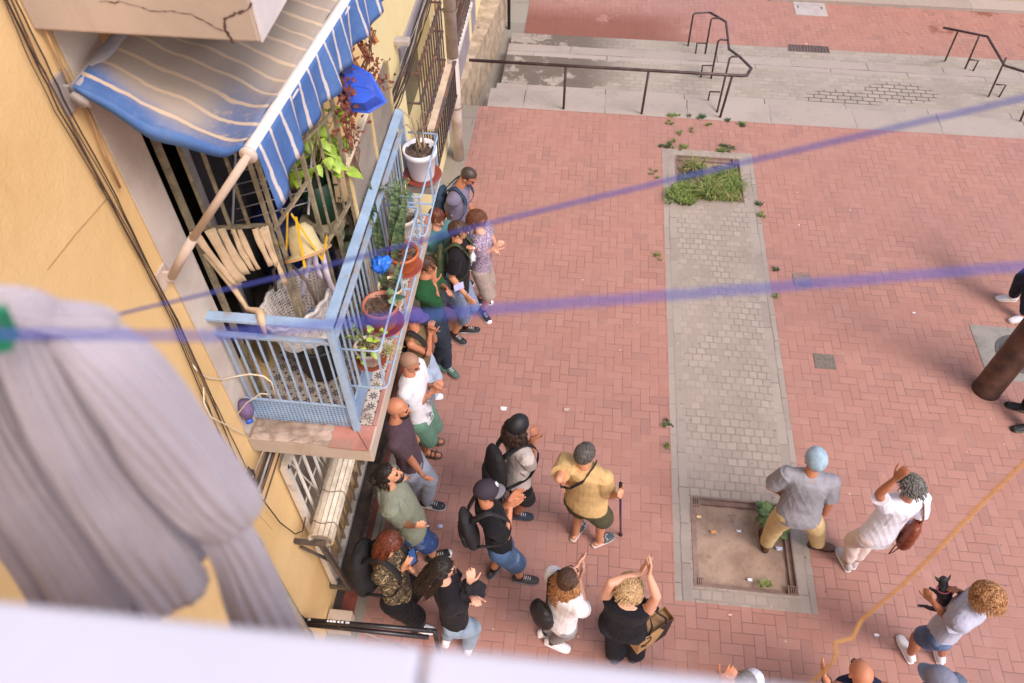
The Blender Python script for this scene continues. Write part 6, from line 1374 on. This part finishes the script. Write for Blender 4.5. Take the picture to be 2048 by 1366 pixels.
# 18 white tee grey hair
f = person('grey-haired woman in a white tee and pale pink trousers, raising one hand', (1812, 997), (1757, 1070), ((1696, 1124), (1713, 1120)), ((1682, 1104), (1722, 1098)), 108, .97, 118, 0, head=(1821, 973), el=(1758, 988, 'n'), wl=(1790, 958, 'n'), er=(1838, 1040, 'f'), wr=(1822, 1050, 'f'), skin='c', shirt=(cloth('#d6d4e2', .04), .72, .026, -.2), pants=(cloth('#d3c3c0', .04), .90, 1.06), shoes=('slip', mat(hx('#b9b0b2'), .8), WHITE), hair=('short', H_grey), hands=(.3, .3), seed=38)
strands(f.H, f.s, H_grey, f.root, 300, .045, 'straight', 39, back=False, r=.0034, out=.012, start=1.3, drop=V(.2, -.5, -.5))
ec = f.N - f.up * .13 - f.F * .142 + f.R * .02; n_ = -f.F; mb = MB(); mb.tube([ec + (f.R * math.cos(a) * .026 + f.up * math.sin(a) * .026) for a in [2 * PI * i / 24 for i in range(25)]], .003, 5).bar(ec - f.R * .014, ec + f.R * .014, .006, .003).bar(ec - f.R * .010 - f.up * .010, ec + f.R * .010 - f.up * .010, .004, .003).bar(ec - f.R * .008 + f.up * .010, ec + f.R * .008 + f.up * .010, .004, .003); obj('round_badge', mb, mat(hx('#55566a')), f.root)
ctr = atz(1822, 1066, .98); Nn = f.N + f.R * .14; shoulder_bag(f, ctr, 'brown leather shoulder bag hanging from the grey-haired woman in white', mat(hx('#7a3a22'), .45, .2, 12, .25), .13, .16, .07, [ctr + V(0, 0, .1), ctr + V(.03, .02, .22), Nn - f.F * .08 - f.up * .04, Nn + f.up * .024, Nn + f.F * .09 - f.up * .09], V(.5, .85, 0).normalized())
obj('loop_handle', MB().tube([ctr + V(-.04, -.06, -.12), ctr + V(-.10, -.10, -.19), ctr + V(-.15, -.13, -.17), ctr + V(-.13, -.10, -.08), ctr + V(-.06, -.05, -.04)], .006, 6), mat(hx('#4e2218')), bpy.data.objects['handbag.001'], True)
# 19 woman with dog
f = person('woman with thick reddish blonde bob and denim shorts, holding a small dog', (1951, 1211), (1883, 1256), ((1822, 1306), (1884, 1309)), ((1805, 1280), (1874, 1283)), 140, .98, 140, -30, head=(1974, 1195), el=(1894, 1234, 'f'), wl=(1868, 1206, 'n'), er=(1935, 1196, 'f'), wr=(1917, 1182, 'n'), skin='c', shirt=(cloth('#a7a8bc', .06), .6, .022, -.15), pants=(JE('#4a5f88'), .32, 1.15), shoes=('slip', WHITE, WHITE), hair=('fluffy', H_cop), hands=(.6, .6), seed=41)
strands(f.H, f.s, hairmat('#8a5a34', '#c99a66', 30), f.root, 900, .11, 'straight', 42, back=False, r=.003, out=.004, start=1.3, drop=V(.35, -.35, -.8))
# dog
dh = att(1887, 1164, ((f.W[1] - CAM).dot(CF)) - .02); t = thing('dog', dh - V(0, 0, .35), 'small black terrier with pink collar and harness held upright in her arms', 'dog'); mb = MB()
def dq(x, y, dz=0): return att(x, y, (dh - CAM).dot(CF) + dz)
hd = dq(1887, 1167); ch = dq(1889, 1192, .06); be = dq(1893, 1216, .16)
mb.cone(hd, dq(1887, 1160, -.01), .038, .034, 12); mb.cone(dq(1887, 1172, -.02), dq(1886, 1181, -.06), .024, .017, 10); mb.cone(hd + V(0, 0, -.01), ch, .034, .052, 12); mb.cone(ch, be, .060, .050, 14)
for e0, e1 in (((1876, 1160), (1868, 1151)), ((1897, 1159), (1902, 1149))): mb.cone(dq(*e0), dq(*e1), .014, .004, 8)
for a in (((1876, 1186, .04), (1866, 1180, .02), (1861, 1177, 0)), ((1900, 1188, .04), (1908, 1182, .02), (1911, 1176, 0))):
    p = [dq(*q) for q in a]; mb.cone(p[0], p[1], .022, .015, 8); mb.cone(p[1], p[2], .015, .014, 8)
for a in (((1886, 1220, .15), (1862, 1217, .17), (1848, 1212, .2), (1836, 1211, .2)), ((1896, 1222, .17), (1882, 1245, .22), (1872, 1248, .22))):
    p = [dq(*q) for q in a]
    for i in range(len(p) - 1): mb.cone(p[i], p[i + 1], .026 - .006 * i, .020 - .005 * i, 8)
mb.cone(be, dq(1903, 1226, .2), .02, .008, 8)
sub(t, 'body', mb, .006, hairmat('#0f0e11', '#3a383d', 120), 2, folds(.0025, (70, 70, 70), 4))
pk2 = mat(hx('#d07a90'), .5); vw = (ch - hd).normalized(); x = vw.orthogonal().normalized(); y = vw.cross(x)
obj('collar', MB().tube([hd.lerp(ch, .42) + (x * math.cos(a) + y * math.sin(a)) * .049 for a in [2 * PI * i / 20 for i in range(21)]], .006, 6), pk2, t, True)
obj('harness', MB().tube([ch.lerp(be, .45) + (x * math.cos(a) + y * math.sin(a)) * .064 for a in [2 * PI * i / 20 for i in range(21)]], .006, 6), pk2, t, True)
mb = MB(); [mb.ell(dq(x_, y_, -.035), (.006,) * 3, n=6, m=4) for x_, y_ in ((1882, 1165), (1891, 1164))]; mb.ell(dq(1886, 1182, -.08), (.008,) * 3, n=6, m=4); obj('eyes_and_nose', mb, mat(hx('#050505'), .1), t, True)
# 20 bald bottom man
f = person('bald sunburnt man in a navy tank top at the bottom edge', (1729, 1371), None, None, None, 95, 1.0, 100, -5, head=(1721, 1345), el=(1668, 1395, 'n'), wl=(1652, 1358, 'n'), skin='b', shirt=(cloth('#20243e'), 0, .018), pants=(JE('#2f3c55'), .6, 1.1), shoes=('shoe', BLKSH, RUB), hair=None, hands=(.3, .4), seed=44)
obj('wristwatch', MB().tube([f.W[0] - (f.W[0] - f.E[0]).normalized() * .02 + V(.03 * math.cos(a), .03 * math.sin(a), 0) for a in [2 * PI * i / 14 for i in range(15)]], .006, 6), DARK, f.root, True)
# 21 cap bottom
f = person('person in a grey cap at the bottom edge, only the cap showing', (1886, 1390), None, None, None, 130, 1.0, 130, -20, head=(1880, 1362), skin='b', shirt=(cloth('#5c6478'), .7), pants=(JE('#2f3c55'), .95, 1.1), shoes=('shoe', BLKSH, RUB), hair=('short', H_grey), seed=45)
cap(f.H, f.s, f.root, cloth('#74768a'), cloth('#74768a'), 0)
# 22 bottom behind ledge
f = person('balding man in a white tee half hidden by the white ledge', (1492, 1394), None, None, None, 150, .98, 100, -10, head=(1490, 1368), el=(1420, 1385, 'n'), wl=(1447, 1360, 'n'), er=(1470, 1390, 'n'), wr=(1460, 1360, 'n'), skin='b', shirt=(cloth('#d0d2de'), .7), pants=(JE('#2f3c55'), .6, 1.1), shoes=('shoe', BLKSH, RUB), hair=('buzz', H_grey), hands=(.6, .6), seed=46)
# 23, 24 right edge
f = person('person in navy trousers and white slip-on shoes at the right edge', (2150, 400), (2095, 500), ((2026, 592), (2050, 632)), ((1996, 595), (2022, 640)), 185, 1.0, 185, 0, el=(2220, 480, 'n'), wl=(2240, 470, 'n'), er=(2220, 440, 'n'), wr=(2240, 430, 'n'), skin='b', shirt=(cloth('#5d6a80'), .7), pants=(mat(hx('#131a2c'), .9, .2), .93, 1.15), shoes=('slip', mat(hx('#cfcbd6'), .8), mat(hx('#b5a898'))), hair=('short', H_dark), seed=47)
f = person('person in black boots at the right edge, only the boots in frame', (2235, 640), (2165, 720), ((2052, 812), (2062, 852)), ((2020, 808), (2032, 856)), 178, 1.0, 180, 0, skin='b', shirt=(cloth('#5d5a60'), .7), pants=(mat(hx('#16161b'), .9, .2), .95, 1.1), shoes=('slip', mat(hx('#1c1b20'), .6), DARK), hair=('short', H_dark), seed=48)
# ---------------------------------------------------------------- foreground: ledge, ropes, sweater
lw = wallmat('glazed_white_tile', hx('#b0b3c8'), hx('#b8bbce'), 2, .05)
zl = 6.88; ZLY = atz(425, 1243, zl).y; JX = atz(838, 1320, zl).x; lg = thing('parapet_ledge', (0, .05, zl), 'white tiled ledge of the balcony the picture is taken from', 'ledge')
obj('tile', MB().box(-2.0, JX, -.20, ZLY, zl - .02, zl), lw, lg, bevel=.004); obj('tile', MB().box(JX + .003, .9, -.20, ZLY, zl - .02, zl), lw, lg, bevel=.004)
obj('wall_core', MB().box(-2.0, .9, -.19, ZLY - .012, zl - 1.1, zl - .0215), mat(hx('#b59a86'), .8), lg)
def rope(lab, pts, r, col, name='clothesline', sag=0):
    P = []
    for a, b in zip(pts, pts[1:]):
        for k in range(12): P.append(a.lerp(b, k / 12))
    P.append(pts[-1]); n = len(P)
    P = [p + V(.0003 * math.sin(i * 2.1), .0003 * math.cos(i * 1.7), -sag * math.sin(PI * i / n)) for i, p in enumerate(P)]
    m, nt, b, tc = newmat('twisted_rope'); p = geopos(nt); wv = nt.nodes.new('ShaderNodeTexWave'); wv.inputs['Scale'].default_value = 90; wv.inputs['Distortion'].default_value = 1; nt.links.new(p, wv.inputs['Vector'])
    nt.links.new(mixc(nt, E(nt, wv.outputs['Fac']) * .5, col, tuple(x * .5 for x in col[:3]) + (1,)), b.inputs['Base Color']); b.inputs['Roughness'].default_value = .8
    return tag(obj(name, MB().tube(P, r, 8), m, None, True), lab, 'rope')
BL = hx('#3c4aa2')
rope('upper blue clothesline rope crossing from the sweater to the upper right', [att(180, 640, 1.15), att(220, 632, 1.1), att(620, 540, 1.0), att(1000, 441, .9), att(1500, 322, .82), att(2048, 196, .72), att(2300, 130, .70)], .0019, BL)
rope('lower blue clothesline rope passing over the sweater towards the right edge', [att(-300, 650, .42), att(0, 668, .44), att(420, 672, .46), att(700, 645, .48), att(1000, 617, .49), att(1500, 578, .50), att(2048, 532, .52), att(2300, 512, .53)], .0019, BL)
rope('loose orange string hanging across the lower right corner', [att(2120, 820, 1.0), att(2048, 925, 1.05), att(1965, 1005, 1.1), att(1870, 1105, 1.15), att(1800, 1175, 1.2), att(1722, 1240, 1.25), att(1705, 1276, 1.25), att(1668, 1286, 1.25), att(1673, 1308, 1.25), att(1664, 1328, 1.25), att(1622, 1366, 1.28), att(1590, 1400, 1.3)], .0022, hx('#e8b062'), 'string')
# sweater: ribbed knit hanging in overlapping folds
sw = MB()
def cat(P, n=9):
    out = []
    for i in range(len(P) - 1):
        p0, p1, p2, p3 = P[max(i - 1, 0)], P[i], P[i + 1], P[min(i + 2, len(P) - 1)]
        for j in range(n):
            t = j / n; out.append(.5 * ((2 * p1) + (p2 - p0) * t + (2 * p0 - 5 * p1 + 4 * p2 - p3) * t * t + (3 * p1 - p0 - 3 * p2 + p3) * t ** 3))
    return out + [P[-1]]
def fold(px, hw, t, dep=.8, tw=0.0, seed=0):
    pts = cat([att(x, y, tt) for (x, y), tt in zip(px, t)]); Rr = cat([np.array([h * tt / FPX]) for h, tt in zip(hw, t)]); Rr = [float(q[0]) for q in Rr]
    n = len(pts); N = 220; base = len(sw.v); K = max(14, int(Rr[n // 2] * 2 * PI / .0150))
    for i in range(n):
        d = (pts[min(i + 1, n - 1)] - pts[max(i - 1, 0)]).normalized(); vw = (pts[i] - CAM).normalized(); ex = d.cross(vw).normalized(); ey = d.cross(ex)
        f = i / (n - 1); cap_ = min(1, math.sqrt(max(0, 1 - max(0, (f - .93) / .07) ** 2)) + .02, math.sqrt(max(0, 1 - max(0, (.05 - f) / .05) ** 2)) + .05)
        for k in range(N):
            a = 2 * PI * k / N; w_ = noise.noise(V(math.cos(a) * 1.1 + seed, math.sin(a) * 1.1, f * 2.2)) * .30 + noise.noise(V(math.cos(a) * 3 + seed, math.sin(a) * 3, f * 5)) * .07
            r = Rr[i] * cap_ * (1 + w_) + .0021 * math.sin(K * (a + tw * f)); sw.v.append(pts[i] + ex * (r * math.cos(a)) + ey * (r * dep * math.sin(a)))
    for i in range(n - 1):
        for k in range(N): a0 = base + i * N + k; a1 = base + i * N + (k + 1) % N; sw.f.append((a0, a1, a1 + N, a0 + N))
    sw.f.append(tuple(base + k for k in reversed(range(N)))); sw.f.append(tuple(base + (n - 1) * N + k for k in range(N)))
fold([(125, 640), (225, 735), (335, 870), (430, 995), (478, 1055)], [44, 70, 84, 82, 44], [.70, .72, .76, .80, .82], .9, .5, 1)
fold([(80, 650), (150, 780), (245, 930), (345, 1060), (415, 1110)], [26, 36, 44, 50, 36], [.74, .79, .86, .92, .94], 1.0, .6, 3)
fold([(20, 645), (85, 790), (180, 950), (285, 1090), (365, 1200)], [38, 52, 60, 68, 62], [.68, .73, .79, .85, .89], 1.0, -.4, 4)
fold([(-30, 640), (10, 800), (95, 960), (190, 1110), (290, 1250)], [30, 32, 36, 40, 50], [.74, .82, .91, 1.0, 1.04], 1.0, .5, 5)
fold([(-90, 640), (-50, 800), (30, 960), (125, 1110), (215, 1270)], [44, 52, 54, 56, 60], [.68, .76, .85, .93, .97], 1.0, .5, 9)
fold([(-150, 650), (-110, 800), (-30, 960), (60, 1110), (130, 1230), (150, 1290)], [42, 46, 46, 46, 50, 54], [.76, .86, .96, 1.02, 1.06, 1.08], .9, .3, 6)
fold([(-190, 600), (-60, 604), (40, 616), (110, 638), (200, 642), (235, 652)], [40, 44, 42, 34, 28, 14], [.66, .66, .66, .68, .70, .71], .8, .2, 7)
fold([(415, 1030), (462, 1095), (505, 1180), (545, 1270), (560, 1340)], [34, 48, 54, 56, 52], [.84, .87, .91, .95, .97], .9, .2, 8)
me = sw.mesh('knitted_sweater', V(-.3, .3, 6.7))
m, nt, b, tc = newmat('ribbed_knit'); p = geopos(nt); x, y, z = xyz(nt, p)
rb_ = ((x * 1.0 - y * .55 + noi(nt, p, 7, 2) * .05) * 620.).sin(); n1 = noi(nt, p, 5, 4); n2 = noi(nt, p, 260, 3)
nt.links.new(mixc(nt, n1.sm(.3, .7), hx('#a49ca8'), hx('#bbb3be')), b.inputs['Base Color']); b.inputs['Roughness'].default_value = 1; b.inputs['Sheen Weight'].default_value = .5; bump(nt, b, n2, .8, .006)
o = link('knitted_sweater', me, m, None, True, V(-.3, .3, 6.7)); tag(o, 'grey ribbed knit sweater hanging over the clothesline, one sleeve dangling', 'sweater')
pk_ = MB(); a = att(-4, 668, .60); pk_.obox(a, V(.006, .002, 0), V(0, .004, 0), V(.004, 0, .02)); pk_.obox(a + V(.0, .010, 0), V(.006, .002, 0), V(0, .003, 0), V(.004, 0, .02)); tag(obj('clothes_peg', pk_, mat(hx('#1d7a5e'), .4), None, False, .002), 'green clothes peg clipping the sweater to the rope', 'clothes peg')
